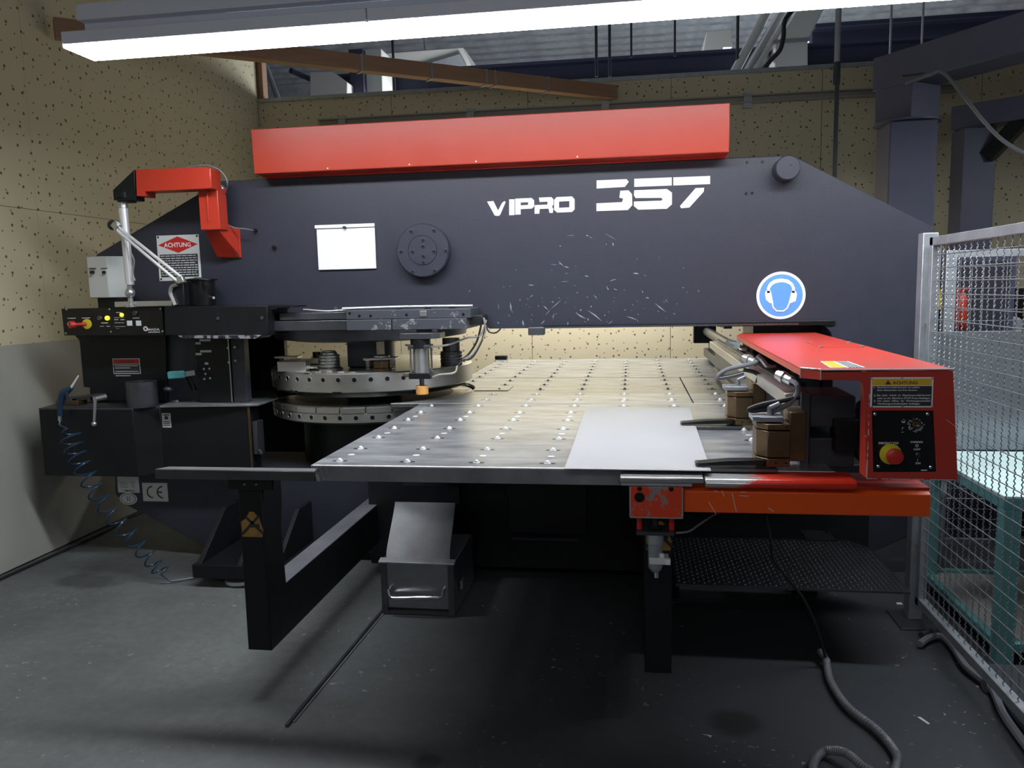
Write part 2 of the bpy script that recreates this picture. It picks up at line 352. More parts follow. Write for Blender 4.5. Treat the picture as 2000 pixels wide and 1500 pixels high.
u = XL; uu = [XL, -2.15, -.9, .35, 1.60, 2.85, 4.1, 5.35, 6.5]
for i in range(len(uu)-1): panel(wb, uu[i]+.002, uu[i+1]-.002, 0, ZT, (PI/2, 0, 0), (0, YB, 0))
# capping of the partition, and the corner post where the left wall ends
struct('trim_2', M().box(XL-.02, 6.5, YB-.012, YB+.14, ZT, ZT+.035), 'galv', .003)
struct('trim_3', M().box(XL-.06, XL+.05, YB+.02, YB+.12, ZT+.035, 4.9), 'wood', .003)
# hall beyond: roof deck with ribs, far wall
cl = struct('ceiling', M().box(-9, 9, 4, 17, 6.0, 6.12), 'hallgrey')
rib = None
for i in range(24):
    off = (0, i*.42, 0)
    if rib is None: rib = part('roof_rib', M().box(-9, 9, 7.3, 7.36, 5.93, 6.0), 'hallgrey', cl)
    else: copy_part(rib, off)
wf = struct('wall_far', M().box(-9, 9, 16.9, 17, 0, 6.0), 'hallgrey')
for i in range(9): part('cladding_rail', M().box(-9, 9, 16.84, 16.9, .6+i*.6, .68+i*.6), 'duct', wf)
# grey board standing along the left wall
t = M(); yA = 1.2; yB2 = 5.6; zt = px(0, 672, XL+.03).z
t.add([(XL+.07, yA, .012), (XL+.045, yB2, .012), (XL+.012, yA, zt), (XL+.012, yB2, zt-.02), (XL+.085, yA, .012), (XL+.06, yB2, .012), (XL+.025, yA, zt), (XL+.025, yB2, zt-.02)],
      [(0, 1, 3, 2), (4, 6, 7, 5), (0, 4, 5, 1), (2, 3, 7, 6), (0, 2, 6, 4), (1, 5, 7, 3)])
solo('wall_board', t, 'concrete_board', 'large grey smooth board standing on the floor against the left wall', 'board', .002)
solo('floor_cable', M().tube(smooth_path([(XL+.10, 2.6, .01), (XL+.12, 3.6, .01), tuple(pz(205, 1038, .012)), tuple(pz(250, 1010, .012)), (XL+.25, 5.6, .01)], 8), .008), 'rubber', 'thin black cable on the floor along the foot of the grey board', 'cable')
# wall rail (grey channel) across the back wall
a = py(620, 247, 7.15); b = py(1868, 160, 7.15); z0 = py(1425, 203, 7.15).z; z1 = py(1425, 190, 7.15).z
t = thing('wall_channel', 'long grey metal channel running level across the perforated back wall', 'rail', (a.x, YB-.03, z0))
part('channel', M().prism([(YB-.002, z0), (YB-.06, z0), (YB-.06, z0+.012), (YB-.014, z0+.012), (YB-.014, z1), (YB-.06, z1), (YB-.06, z1+.012), (YB-.002, z1+.012)], 'x', a.x, b.x), 'railgrey', t, .001)
bk = part('bracket', M().box(a.x+.2, a.x+.27, YB-.05, YB-.014, z0-.04, z1+.03), 'galv', t, .002)
for k in (1.2, 2.4, 3.6, 4.8): copy_part(bk, (k, 0, 0))
# timber brace from the left wall to the back wall (passes above and behind the lamp)
A = Vector((XL+.05, 4.46, 3.08)); B = Vector((-.14, YB-.055, 3.15))
t = thing('timber_brace', 'rough brown timber beam running diagonally behind the lamp to the back wall', 'beam', A)
part('beam', M().beam(A, B, .09, .11), 'wood', t, .003)
d = (B-A).normalized()
cp = part('strap', M().beam(A+d*1.9-Vector((0, 0, .002)), A+d*1.915-Vector((0, 0, .002)), .096, .118), 'galv', t)
for k in (.55, 1.02, 1.1, 1.6): copy_part(cp, d*k*1.0)
# ---- hall equipment seen over the partition
YH = 9.5
def hall_box(name, x0, y0, x1, y1, Y, dy, m, label, cat, bev=.01, slant=None):
    X0, X1, Z0, Z1 = rect_y(x0, y0, x1, y1, Y)
    return solo(name, M().box(X0, X1, Y, Y+dy, Z0, Z1), m, label, cat, bev)
bL = py(660, 176, YH); bR = py(1428, 122, YH)
mm = M(); zc = (py(1250, 114, YH).z+py(1250, 160, YH).z)/2; hh = py(1250, 114, YH).z-py(1250, 160, YH).z
mm.box(bL.x, 5.5, YH-.15, YH+.15, zc+hh/2-.03, zc+hh/2); mm.box(bL.x, 5.5, YH-.15, YH+.15, zc-hh/2, zc-hh/2+.03); mm.box(bL.x, 5.5, YH-.015, YH+.015, zc-hh/2, zc+hh/2)
solo('roof_girder', mm, 'hallnavy', 'long dark navy steel girder of the hall above the partition', 'girder')
X0, X1, Z0, Z1 = rect_y(1582, 45, 1990, 118, 10.5)
solo('roof_girder', M().box(X0, 6.2, 10.4, 10.6, Z0, Z1-.05).box(X0, 6.2, 10.25, 10.75, Z1-.06, Z1), 'hallnavy', 'deep navy girder farther back behind the blue-grey gantry column', 'girder', .01)
P = polyY([(1512, 142), (1578, 136), (1578, 78), (1612, 12), (1570, 0), (1545, 40), (1514, 92)], 9.0)
d_ = thing('air_duct', 'big pale duct with a slanted upper length right of the pipes above the partition', 'duct', (P[0][0], 9.0, P[0][1]-.3))
part('duct_body', M().prism(P, 'y', 9.0, 9.5), 'duct', d_, .01)
part('duct_seam', M().box(P[0][0]-.01, P[1][0]+.01, 8.985, 9.51, P[2][1]-.02, P[2][1]+.02), 'galv', d_, .002)
P = polyY([(605, 198), (678, 194), (678, 160), (650, 140), (605, 140)], 8.6)
solo('air_duct', M().prism(P, 'y', 8.6, 9.2), 'duct', 'pale boxy duct at the far left end of the hall opening', 'duct', .01)
hall_box('air_duct', 712, 95, 746, 192, 8.9, .4, 'duct', 'narrow pale upright duct behind the timber brace', 'duct')
P = polyY([(744, 104), (905, 92), (922, 134), (800, 139), (744, 124)], 10.4)
t = thing('extract_hood', 'white extractor hood hanging left of centre above the girder', 'hood', (P[0][0], 10.4, P[0][1]))
part('hood_body', M().prism(P, 'y', 10.4, 11.2), 'duct', t, .01)
part('hood_inset', M().prism(polyY([(812, 132), (898, 106), (912, 131)], 10.38), 'y', 10.37, 10.4), 'hallgrey', t)
P = polyY([(1378, 102), (1373, 101), (1380, 62), (1430, 56), (1430, 92), (1412, 92), (1412, 99)], 10.4)
solo('extract_hood', M().prism(P, 'y', 10.4, 11.2), 'duct', 'pale hood left of the slanting pipes above the partition', 'hood', .01)
hall_box('hall_column', 682, 95, 710, 196, 8.8, .3, 'hallnavy', 'dark upright hall column left of the narrow pale duct', 'column')
for i, (x0, y0, x1, y1, r, lab) in enumerate([(1428, 146, 1500, 20, .05, 'leftmost pale pipe of the slanting bundle above the partition'), (1450, 146, 1528, 20, .045, 'second pale pipe of the slanting bundle'), (1466, 143, 1550, 16, .03, 'thinner third pipe of the slanting bundle'), (1484, 142, 1500, 95, .04, 'short steep pipe at the foot of the slanting bundle'), (545, 190, 520, 130, .03, 'grey pipe beside the corner post of the hall opening'), (568, 130, 690, 190, .03, 'dark slanting pipe under the timber brace, left part of the opening')]):
    a = py(x0, y0+8, 8.6); b = py(x1, y1, 9.6); solo('pipe', M().cyl(a, b, r, 12), ['duct', 'satin', 'duct', 'galv', 'galv', 'hallnavy'][i], lab, 'pipe')
a = py(1488, 140, 8.4); b = py(1530, 72, 8.4); c_ = py(1533, 40, 8.4)
solo('flexible_hose', M().tube(smooth_path([a, py(1505, 118, 8.4), py(1523, 98, 8.4), b, c_, py(1552, 15, 8.4)]), .022), 'rubber', 'dark flexible hose curving up between the pipes and the big pale duct', 'hose')
for x, y0, y1, lab in ((771, 80, 190, 'thin hanger wire left of the white extractor hood'), (1165, 40, 150, 'thin hanger wire left of the middle of the girder'), (1191, 35, 150, 'thicker hanger wire near the middle of the girder'), (1233, 30, 112, 'short hanger wire ending at the girder'), (1318, 25, 110, 'hanger wire right of the middle of the girder'), (1440, 30, 130, 'hanger wire in front of the slanting pipes'), (1738, 20, 110, 'thick pale hanger rod left of the gantry column'), (1800, 10, 100, 'pale hanger rod above the gantry arm')):
    a = py(x, y1, 8.8); b = py(x, y0, 8.8); b.z = 6.0; solo('hanger_rod', M().cyl(a, (a.x, 8.8, 5.93), .012 if y1 < 120 else .016, 8), 'galv' if x > 1700 else 'darkgrey', lab, 'rod')
for hx_, hy_, hz_ in ((py(830, 110, 10.8).x, 10.8, 4.3), (py(1400, 80, 10.8).x, 10.8, 4.6)): solo('hanger_rod', M().cyl((hx_, hy_, hz_+.35), (hx_, hy_, 5.93), .012, 8), 'galv', 'support rod on top of the %s pale hood' % ('left' if hz_ < 4.5 else 'right'), 'rod')
# conduit down the back wall
a = py(1629, 345, 5.6); b = py(1646, 20, 5.6)
t = thing('wall_conduit', 'thin vertical grey conduit rising behind the press frame', 'pipe', (a.x, 5.6, 0))
part('tube', M().cyl((a.x, 5.6, 0), (a.x+.005, 5.6, 3.6), .014, 10), 'darkgrey', t); part('tube_upper', M().cyl((a.x, 5.6, 2.86), (a.x+.005, 5.6, 5.93), .019, 10), 'galv', t)
part('sleeve', M().cyl((a.x, 5.6, 2.76), (a.x, 5.6, 2.9), .022, 10), 'darkgrey', t)

# ================================================================== LUMINAIRES
YN, YR = 2.955, 3.145; ZL = 2.47
def luminaire(x0, x1, label):
    t = thing('fluorescent_lamp', label, 'lamp', (x0, (YN+YR)/2, ZL), 'continuous row of fluorescent lamps')
    part('housing', M().prism([(YN, ZL+.008), (YN-.004, ZL+.055), (YR+.004, ZL+.055), (YR, ZL+.008)], 'x', x0, x1), 'lampwhite', t, .002)
    part('diffuser', M().box(x0+.0005, x1-.0005, YN+.003, YR-.003, ZL-.004, ZL+.008), 'glow', t)
    part('end_cap', M().box(x0, x0+.004, YN-.002, YR+.002, ZL+.004, ZL+.056), 'lampwhite', t); part('end_cap', M().box(x1-.004, x1, YN-.002, YR+.002, ZL+.004, ZL+.056), 'lampwhite', t)
    return t
XS = -2.215
for i in range(4):
    luminaire(XS+i*1.252, XS+i*1.252+1.249, ['leftmost glowing fluorescent lamp of the row above the press', 'second glowing fluorescent lamp from the left, over the turret', 'third glowing fluorescent lamp, over the table', 'rightmost fluorescent lamp of the row, over the red carriage'][i])
t = thing('lamp_rail', 'long grey mounting rail carrying the fluorescent lamps', 'rail', (XS+.08, 3.05, 2.54))
part('rail', M().prism([(3.0, 2.535), (3.0, 2.565), (2.955, 2.565), (2.955, 2.625), (3.14, 2.625), (3.14, 2.565), (3.1, 2.565), (3.1, 2.535)], 'x', XS+.07, XS+5.0), 'lampwhite', t, .002)
hk = part('hanger', M().cyl((XS+.55, 3.05, 2.63), (XS+.55, 3.05, 5.99), .006, 8).box(XS+.50, XS+.60, 3.0, 3.1, 2.62, 2.64), 'darkgrey', t)
for k in (1.3, 2.6, 3.9): copy_part(hk, (k, 0, 0))
# ================================================================== PRESS FRAME
YF = 4.05; YK = 4.50; TZ = .90
xR = py(1822, 443, YF).x; xLft = py(213, 800, YF).x
tl = py(430, 352, YF); tr = py(1548, 305, YF); ls = py(200, 497, YF); rs = py(1822, 443, YF)
zt_ = (tl.z+tr.z)/2
fp = [(xLft, ls.z), (tl.x, zt_), (tr.x, zt_), (xR, rs.z)]
b1 = py(1764, 1052, YF); b2 = py(1704, 1078, YF); b0 = py(410, 1085, YF); bl = py(222, 965, YF); bm_ = py(246, 986, YF)
fp += [(xR, b1.z+.04), (b1.x, b1.z), (1.05, .05), (b0.x, .05), (bm_.x, bm_.z), (bl.x+.01, bl.z), (xLft, bl.z+.10)]
hz = py(1100, 640, YF).z; hx = py(1628, 650, YF).x
hole = [(-2.36, .52), (hx, .52), (hx, hz-.09), (hx-.012, hz-.045), (hx-.04, hz-.012), (hx-.08, hz), (py(955, 640, YF).x, hz), (py(930, 612, YF).x, hz+.07), (-2.36, hz+.07)]
fr = thing('press_frame', 'large dark navy steel frame of the punch press with white lettering VIPRO 357', 'machine frame', (-.8, (YF+YK)/2, 0))
part('frame_plate', M().prism(fp, 'y', YF, YK, [hole]), 'navy', fr, .004)
def Z5(u, v): return (900+u/2.857, 280+v/2.857)
def deco(name, polys, m, parent, d=.0015, label=None, holes=(), off=0):
    q = M()
    for p in polys: q.prism(polyY(p, YF), 'y', YF-d-off, YF-off+.0002, [polyY(h, YF) for h in holes])
    return part(name, q, m, parent, 0, label)
def L5(name, outer, holes=(), m='white'): return deco(name, [[Z5(*p) for p in outer]], m, fr, .0015, None, [[Z5(*p) for p in h] for h in holes])
L5('letter', [(147, 325), (182, 322), (208, 375), (230, 333), (244, 322), (250, 328), (220, 398), (210, 405), (190, 403)])
L5('letter', [(270, 313), (299, 312), (300, 400), (270, 401)])
L5('letter', [(303, 309), (395, 305), (409, 318), (409, 352), (396, 364), (334, 367), (334, 397), (304, 398)], [[(334, 330), (376, 328), (376, 344), (334, 346)]])
L5('letter', [(436, 303), (505, 300), (517, 312), (517, 342), (508, 352), (516, 365), (513, 388), (495, 388), (490, 364), (440, 366), (438, 392), (412, 393), (412, 345), (484, 342), (484, 325), (440, 327)])
L5('letter', [(535, 300), (620, 296), (635, 312), (635, 368), (620, 383), (538, 386), (521, 372), (521, 315)], [[(548, 325), (606, 322), (606, 357), (548, 360)]])
q = M()
for p in ([(758, 207), (925, 200), (937, 215), (915, 243), (758, 252)], [(890, 265), (935, 262), (955, 283), (957, 345), (932, 372), (757, 378), (757, 335), (900, 328), (906, 308), (885, 303)]): q.prism(polyY([Z5(*a) for a in p], YF), 'y', YF-.0015, YF+.0002)
part('numeral', q, 'white', fr); q = M()
for p in ([(968, 198), (1177, 190), (1177, 235), (968, 243)], [(968, 262), (1150, 255), (1178, 275), (1178, 340), (1150, 365), (990, 370), (966, 350), (966, 325), (1118, 320), (1127, 312), (1118, 304), (975, 305), (966, 290)]): q.prism(polyY([Z5(*a) for a in p], YF), 'y', YF-.0015, YF+.0002)
part('numeral', q, 'white', fr); q = M()
for p in ([(1186, 190), (1391, 182), (1391, 227), (1186, 235)], [(1310, 250), (1358, 248), (1355, 270), (1275, 358), (1230, 362), (1223, 350)]): q.prism(polyY([Z5(*a) for a in p], YF), 'y', YF-.0015, YF+.0002)
part('numeral', q, 'white', fr)
# ear-protection sign
c = py(1525, 577, YF); r_ = (py(1573, 577, YF).x-py(1477, 577, YF).x)/2
sg = part('ear_protection_sign', M().cyl((c.x, YF-.002, c.z), (c.x, YF, c.z), r_, 48), 'white', fr, 0, 'round blue and white ear protection sign')
part('blue_field', M().cyl((c.x, YF-.0028, c.z), (c.x, YF-.001, c.z), r_*.885, 48), 'blue', sg)
q = M()
E_ = [(1708, 835), (1708, 805), (1722, 778), (1750, 760), (1787, 754), (1825, 760), (1850, 778), (1864, 805), (1862, 835), (1846, 832), (1848, 808), (1838, 790), (1815, 778), (1787, 774), (1755, 780), (1735, 793), (1724, 810), (1724, 835)]
for p in (E_, [(1700, 822), (1730, 824), (1744, 895), (1722, 890), (1702, 872), (1697, 838)], [(1845, 822), (1868, 824), (1876, 840), (1868, 880), (1838, 892), (1830, 885)]):
    q.prism(polyY([Z5(*a) for a in p], YF), 'y', YF-.0034, YF-.002)
part('headset_print', q, 'white', sg)
cp_ = [Z5(*a) for a in ((1737, 890), (1742, 915), (1762, 936), (1800, 937), (1822, 920), (1835, 888))]
part('face_outline', M().tube([py(x, y, YF-.003) for x, y in cp_], .004, 6), 'white', sg)
# round bearing cover with socket screws
c = py(830, 490, YF); rr = (py(880, 490, YF).x-py(779, 490, YF).x)/2
bc = part('bearing_cover', M().lathe((c.x, YF, c.z), [(rr, 0), (rr, .045), (rr-.006, .052), (rr*.56, .052), (rr*.55, .049), (rr*.53, .052), (1e-6, .052)], 48, 'y'), 'navy', fr, 0)
sc_ = None
for (u, v) in ((1352, 175), (1598, 167), (1243, 397), (1727, 388), (1365, 617), (1608, 605), (1478, 272), (1480, 338), (1366, 397), (1600, 392), (1484, 447), (1486, 513)):
    p = py(560+u/5.556, 420+v/5.556, YF-.052); s_ = M(); s_.lathe((p.x, YF-.050, p.z), [(.0115, 0), (.0115, .005), (.007, .006)], 14, 'y'); s_.k = 1; s_.cyl((p.x, YF-.0555, p.z), (p.x, YF-.0565, p.z), .0068, 6); part('screw', s_, ['navy', 'blackgloss'], bc)
# round pin upper right
c = py(1532, 337, YF)
kn = part('round_pin', M().lathe((c.x, YF, c.z+.01), [(.058, 0), (.058, .085), (.053, .092), (1e-6, .092)], 32, 'y'), 'navy', fr)
part('pin_mark', M().cyl((c.x+.012, YF-.0925, c.z+.02), (c.x+.012, YF-.0935, c.z+.02), .004, 8), 'blackgloss', kn)
for i, (x, y) in enumerate([(1459, 317), (1489, 316), (1457, 378), (1469, 377), (500, 450), (537, 483)]):
    p = py(x, y, YF); part('bolt_head', M().cyl((p.x, YF-.004 if i < 4 else YF-.018, p.z), (p.x, YF, p.z), .006 if i < 4 else .010, 10), 'blackgloss', fr)
# scratches in the paint
q = M(); rnd = random.Random(3)
def scratch(u0, v0, u1, v1, w_=1.3):
    a = py(*Z5(u0, v0), YF); b = py(*Z5(u1, v1), YF); d = Vector((b.x-a.x, 0, b.z-a.z)); 
    if d.length < 1e-5: return
    n = Vector((-d.z, 0, d.x)).normalized()*w_*.00085; mid = (a+b)/2+n*rnd.uniform(-1, 1)
    q.add([(p.x, YF-.0004, p.z) for p in (a, mid-n, b, mid+n)], [(0, 1, 2, 3)])
for s_ in [(210, 892, 212, 930, 1.5), (275, 885, 282, 940, 5), (345, 985, 352, 1020, 6), (430, 902, 436, 912, 2), (460, 905, 487, 930, 3), (470, 960, 500, 925, 1.5), (500, 925, 562, 870, 2), (515, 985, 520, 945, 2), (445, 1010, 470, 985, 3), (640, 945, 700, 980, 4), (705, 930, 790, 995, 4), (712, 990, 708, 975, 4), (920, 965, 990, 988, 3), (1080, 890, 1145, 942, 3), (1030, 860, 1052, 865, 3), (1010, 820, 1020, 835, 2), (960, 725, 995, 728, 4), (830, 770, 865, 758, 2), (690, 738, 715, 744, 3), (375, 790, 410, 793, 3), (385, 860, 405, 845, 2), (545, 655, 575, 688, 2), (575, 688, 605, 695, 3), (500, 675, 540, 680, 1), (700, 512, 712, 516, 3), (715, 520, 735, 530, 1), (846, 552, 850, 575, 3), (553, 570, 556, 576, 4), (730, 905, 722, 915, 3), (740, 845, 762, 870, 2), (815, 805, 825, 820, 3), (850, 812, 875, 820, 2), (1025, 735, 1032, 740, 2), (1185, 945, 1195, 958, 2), (580, 722, 600, 728, 1), (555, 773, 605, 771, 1), (820, 1010, 850, 990, 2), (800, 960, 806, 956, 3), (205, 995, 215, 1005, 4), (595, 1015, 598, 995, 3), (910, 935, 925, 925, 1.5), (45, 830, 52, 818, 2), (505, 885, 520, 887, 3), (665, 935, 672, 925, 4), (800, 500, 870, 540, .8), (590, 515, 640, 512, .8), (1325, 815, 1330, 832, 2), (1260, 828, 1265, 832, 2)]: scratch(*s_)
for i in range(60):
    u, v = rnd.uniform(200, 1250), 1010-abs(rnd.gauss(0, 170)); a = rnd.uniform(-1, 1.3); l = rnd.uniform(3, 10); scratch(u, v, u+l*math.cos(a), v+l*math.sin(a), rnd.uniform(1, 2.5))
part('paint_scratches', q, 'galv', fr, kind='stuff')
# chain / comb strip along the lower edge of the beam, small bearing block
q = M(); xa = py(1060, 642, YF-.02).x; xb = py(1560, 640, YF-.02).x; n = 110
for i in range(n):
    x = xa+(xb-xa)*i/n; q.cyl((x, YF-.03, hz+.003), (x, YF-.012, hz+.003), .0055, 8); q.box(x, x+(xb-xa)/n*.9, YF-.022, YF-.016, hz-.001, hz+.007)
part('drive_chain', q, 'darksteel', fr, kind='stuff')
part('chain_guard', M().box(xa, xb, YF-.012, YF, hz+.004, hz+.012), 'blackgloss', fr)
p = py(1048, 646, YF-.02); part('chain_block', M().box(p.x-.042, p.x+.042, YF-.04, YF+.02, hz-.035, hz+.008), 'darksteel', fr, .006)
part('throat_slot', M().box(py(1400, 640, YF).x, hx+.005, YF-.010, YF, hz-.006, hz+.018), 'blackgloss', fr, .003)
# white document plate with bent top edge
X0, X1, Z0, Z1 = rect_y(620, 438, 733, 526, YF-.01)
dp = part('document_plate', M().box(X0, X1, YF-.012, YF-.002, Z0, Z1-.022), 'white', fr, .002, 'blank white document plate')
part('hanging_edge', M().box(X0-.008, X1, YF-.016, YF, Z1-.018, Z1), 'white', dp, .002)
part('hook', M().cyl(((X0+X1)/2, YF-.03, Z1-.018), ((X0+X1)/2, YF, Z1-.018), .008, 10), 'rubber', dp)
# left ACHTUNG plate (red diamond, lines of small print worn beyond reading)
def vec(p): return Vector(p)
X0, X1, Z0, Z1 = rect_y(309, 459, 391, 548, YF)
ap = part('warning_plate', M().box(X0, X1, YF-.003, YF, Z0, Z1), 'ivory', fr, 0, 'metal warning plate with red diamond reading ACHTUNG')
W_ = X1-X0; Hh = Z1-Z0; q = M(); q.prism([(X0+.03*W_, Z1-.21*Hh), (X0+W_*.5, Z1-.03*Hh), (X1-.03*W_, Z1-.21*Hh), (X0+W_*.5, Z1-.39*Hh)], 'y', YF-.0042, YF-.003); part('red_diamond', q, 'btnred', ap)
part('lettering', text(M(), 'ACHTUNG', (X0+.17*W_, YF-.0045, Z1-.265*Hh), (W_*.64, 0, 0), (0, 0, .10*Hh), True), 'white', ap)
part('text_field', M().box(X0+.05*W_, X1-.05*W_, YF-.0042, YF-.003, Z0+.08*Hh, Z1-.42*Hh), 'sign_dark', ap)
q = M(); rn = random.Random(5)
for i in range(9):
    z = Z1-(.455+i*.052)*Hh; x = X0+.07*W_
    while x < X1-.10*W_: l = rn.uniform(.04, .13)*W_; q.box(x, min(x+l, X1-.07*W_), YF-.0048, YF-.0042, z-.009*Hh, z+.009*Hh); x += l+.02*W_
part('small_print', q, 'ivory', ap, kind='stuff')
for dx, dz in ((.04, .04), (.96, .04), (.04, .965), (.96, .965)): part('rivet', M().lathe((X0+dx*W_, YF-.003, Z0+dz*Hh), [(.006, 0), (.004, .003), (1e-6, .004)], 10, 'y'), 'rubber', ap)
# type plate, CE plate, oval plate at lower left
def plate_(x0, y0, x1, y1, name, m='ivory', label=None):
    X0, X1, Z0, Z1 = rect_y(x0, y0, x1, y1, YF); return part(name, M().box(X0, X1, YF-.002, YF, Z0, Z1), m, fr, 0, label), X0, X1, Z0, Z1
ce, X0, X1, Z0, Z1 = plate_(279, 943, 328, 979, 'ce_plate', 'ivory', 'pale plate with the letters CE')
q = M(); W_ = X1-X0; Hh = Z1-Z0
for cx, e in ((.40, 0), (.80, 1)):
    cc = (X0+cx*W_, Z0+.5*Hh); ro = .34*Hh; ri = .27*Hh
    pts = [(cc[0]+ro*math.cos(a)*1.0, cc[1]+ro*math.sin(a)) for a in [PI*.5+PI*i/14 for i in range(15)]]+[(cc[0]+ri*math.cos(a), cc[1]+ri*math.sin(a)) for a in [PI*1.5-PI*i/14 for i in range(15)]]
    q.prism(pts, 'y', YF-.0032, YF-.002)
    if e: q.box(cc[0]-ro*.9, cc[0]-.02*W_, YF-.0032, YF-.002, cc[1]-.035*Hh, cc[1]+.035*Hh)
part('ce_letters', q, 'sign_dark', ce)
tp, X0, X1, Z0, Z1 = plate_(230, 928, 272, 962, 'type_plate', 'ivory'); q = M(); W_ = X1-X0; Hh = Z1-Z0
for i in range(4): q.box(X0+.1*W_, X0+(.4+.1*(i % 2))*W_, YF-.0026, YF-.002, Z1-(.42+i*.09)*Hh, Z1-(.40+i*.09)*Hh); q.box(X0+.62*W_, X0+.8*W_, YF-.0026, YF-.002, Z1-(.42+i*.09)*Hh, Z1-(.40+i*.09)*Hh)
part('small_print', q, 'sign_dark', tp, kind='stuff'); part('lettering', text(M(), 'AMADA', (X0+.28*W_, YF-.003, Z0+.06*Hh), (W_*.5, 0, 0), (0, 0, .11*Hh), True), 'sign_dark', tp)
c = py(251, 974, YF); q = M(); q.prism([(c.x+.055*math.cos(2*PI*i/28), c.z+.036*math.sin(2*PI*i/28)) for i in range(28)], 'y', YF-.002, YF); op = part('oval_plate', q, 'ivory', fr)
q = M(); q.prism([(c.x+.046*math.cos(2*PI*i/28), c.z+.029*math.sin(2*PI*i/28)) for i in range(28)], 'y', YF-.0026, YF-.002, [[(c.x+.043*math.cos(2*PI*i/28), c.z+.026*math.sin(2*PI*i/28)) for i in range(28)]]); text(q, '35', (c.x-.012, YF-.0026, c.z-.012), (.026, 0, 0), (0, 0, .024)); part('oval_print', q, 'darkgrey', op)
# fixed body parts under the table: foot bracket with levelling pad, lower bulkhead
ft = thing('levelling_foot', 'black welded foot bracket on a round silver levelling pad at lower left', 'machine foot', (*pz(460, 1148, 0).xy, 0))
p = pz(462, 1146, 0); xc, yc = p.x, p.y+.06
part('pad', M().lathe((xc, yc, 0), [(.07, 0), (.085, .012), (.085, .03), (.06, .045), (.02, .05), (1e-6, .05)], 32), 'satin', ft)
part('base_plate', M().box(xc-.22, xc+.28, yc-.09, YF-.001, .05, .12), 'black', ft, .003)
for sx in (-.20, .02, .22): part('gusset', M().prism([(yc-.08, .12), (YF-.001, .12), (YF-.001, .34), (YF-.16, .34)], 'x', xc+sx, xc+sx+.025), 'black', ft, .002)
bs = thing('lower_housing', 'black bulkhead housing beneath the punching table behind the scrap chute', 'housing', (-.2, 3.95, .0))
part('bulkhead', M().box(-1.36, 1.12, 3.86, YF-.001, .06, .62), 'black', bs, .004)
part('service_door', M().box(-.62, -.22, 3.845, 3.86, .25, .56), 'blackgloss', bs, .004); part('ledge', M().box(-.60, -.26, 3.82, 3.86, .22, .235), 'darkgrey', bs, .002)
part('rear_web', M().box(-2.9, 1.35, 5.14, 5.2, 0, .868), 'black', bs)
part('foot', M().box(-1.3, -1.1, 3.9, YF-.001, 0, .06), 'black', bs); part('foot', M().box(.7, 1.0, 3.9, YF-.001, 0, .06), 'black', bs)

# ================================================================== RED TOP COVER
Yc = 3.925; xa = py(494, 300, Yc).x; xb = py(1425, 250, Yc).x; zl = (py(503, 340, Yc).z+py(1425, 297, Yc).z)/2; zh = (py(493, 253, Yc).z+py(1425, 202, Yc).z)/2
t = thing('top_cover', 'long bright red sheet-metal cover box along the top of the press frame', 'cover', ((xa+xb)/2, 4.1, zl))
part('cover', M().prism([(Yc, zl), (Yc-.012, zh), (4.35, zh), (4.35, zt_+.0), (YF-.001, zt_+.0), (YF-.001, zl)], 'x', xa, xb), 'cover_red', t, .004)
for x in (640, 800, 930, 1128): p = py(x, 332, Yc); part('rivet', M().lathe((p.x, Yc-.0005, zl+.012), [(.004, 0), (1e-6, .003)], 8, 'y'), 'white', t)
q = M().box(xa+.005, xa+.012, Yc+.01, YF, zl-.001, zl); 
part('lower_seam', M().box(xa+.002, xb-.002, YF-.03, YF-.001, zl-.003, zl), 'btnred', t)

# ================================================================== TABLES
def ball_mesh():
    m = M(); m.ball((0, 0, .002), .0085, 14, 8); m.k = 1; m.lathe((0, 0, .0), [(.0120, 0), (.0120, .0012), (.0095, .0018)], 18)
    m.k = 2; m.prism([(-.026, -.005), (-.0122, -.008), (-.0122, .008), (-.026, .005)], 'z', .0002, .0009); m.prism([(.0122, -.008), (.026, -.005), (.026, .005), (.0122, .008)], 'z', .0002, .0009); return m
BALL = mesh(ball_mesh(), ['ball', 'ball', 'blackgloss'])
PLUG = mesh(M().lathe((0, 0, 0), [(.0125, 0), (.0125, .0012), (.006, .0026), (1e-6, .0028)], 16), 'ball')
def put(name, me, parent, x, y, z): o = bpy.data.objects.new(name, me); C.objects.link(o); o.parent = parent; o.location = Vector((x, y, z))-ORG[parent]; return o
COLS = [-1.003+.2415*k for k in range(8)]; ROWS = [2.572+.2147*k for k in range(7)]
# front table
ft_ = thing('feed_table', 'steel feed table nearest the viewer with rows of transfer balls and dented left corner', 'machine table', (-.3, 3.2, TZ))
XE = .62; xt = -1.083; yf = 2.505; ys = 3.945
part('table_top', M().prism([(xt, yf), (XE, yf), (XE, ys), (xt-.0, ys)], 'z', TZ-.012, TZ), 'steel', ft_, .003)
zb = py(900, 943, yf).z
q = M(); q.prism([(yf-.003, TZ-.004), (yf-.003, zb), (yf+.03, zb), (yf+.03, zb+.004), (yf+.002, zb+.004), (yf+.002, TZ-.004)], 'x', xt+.03, XE)
part('front_edge', M().cyl((xt+.01, yf-.001, TZ-.002), (XE, yf-.001, TZ-.002), .003, 8), 'satin', ft_)
part('front_skirt', q, 'skirt', ft_, .001)
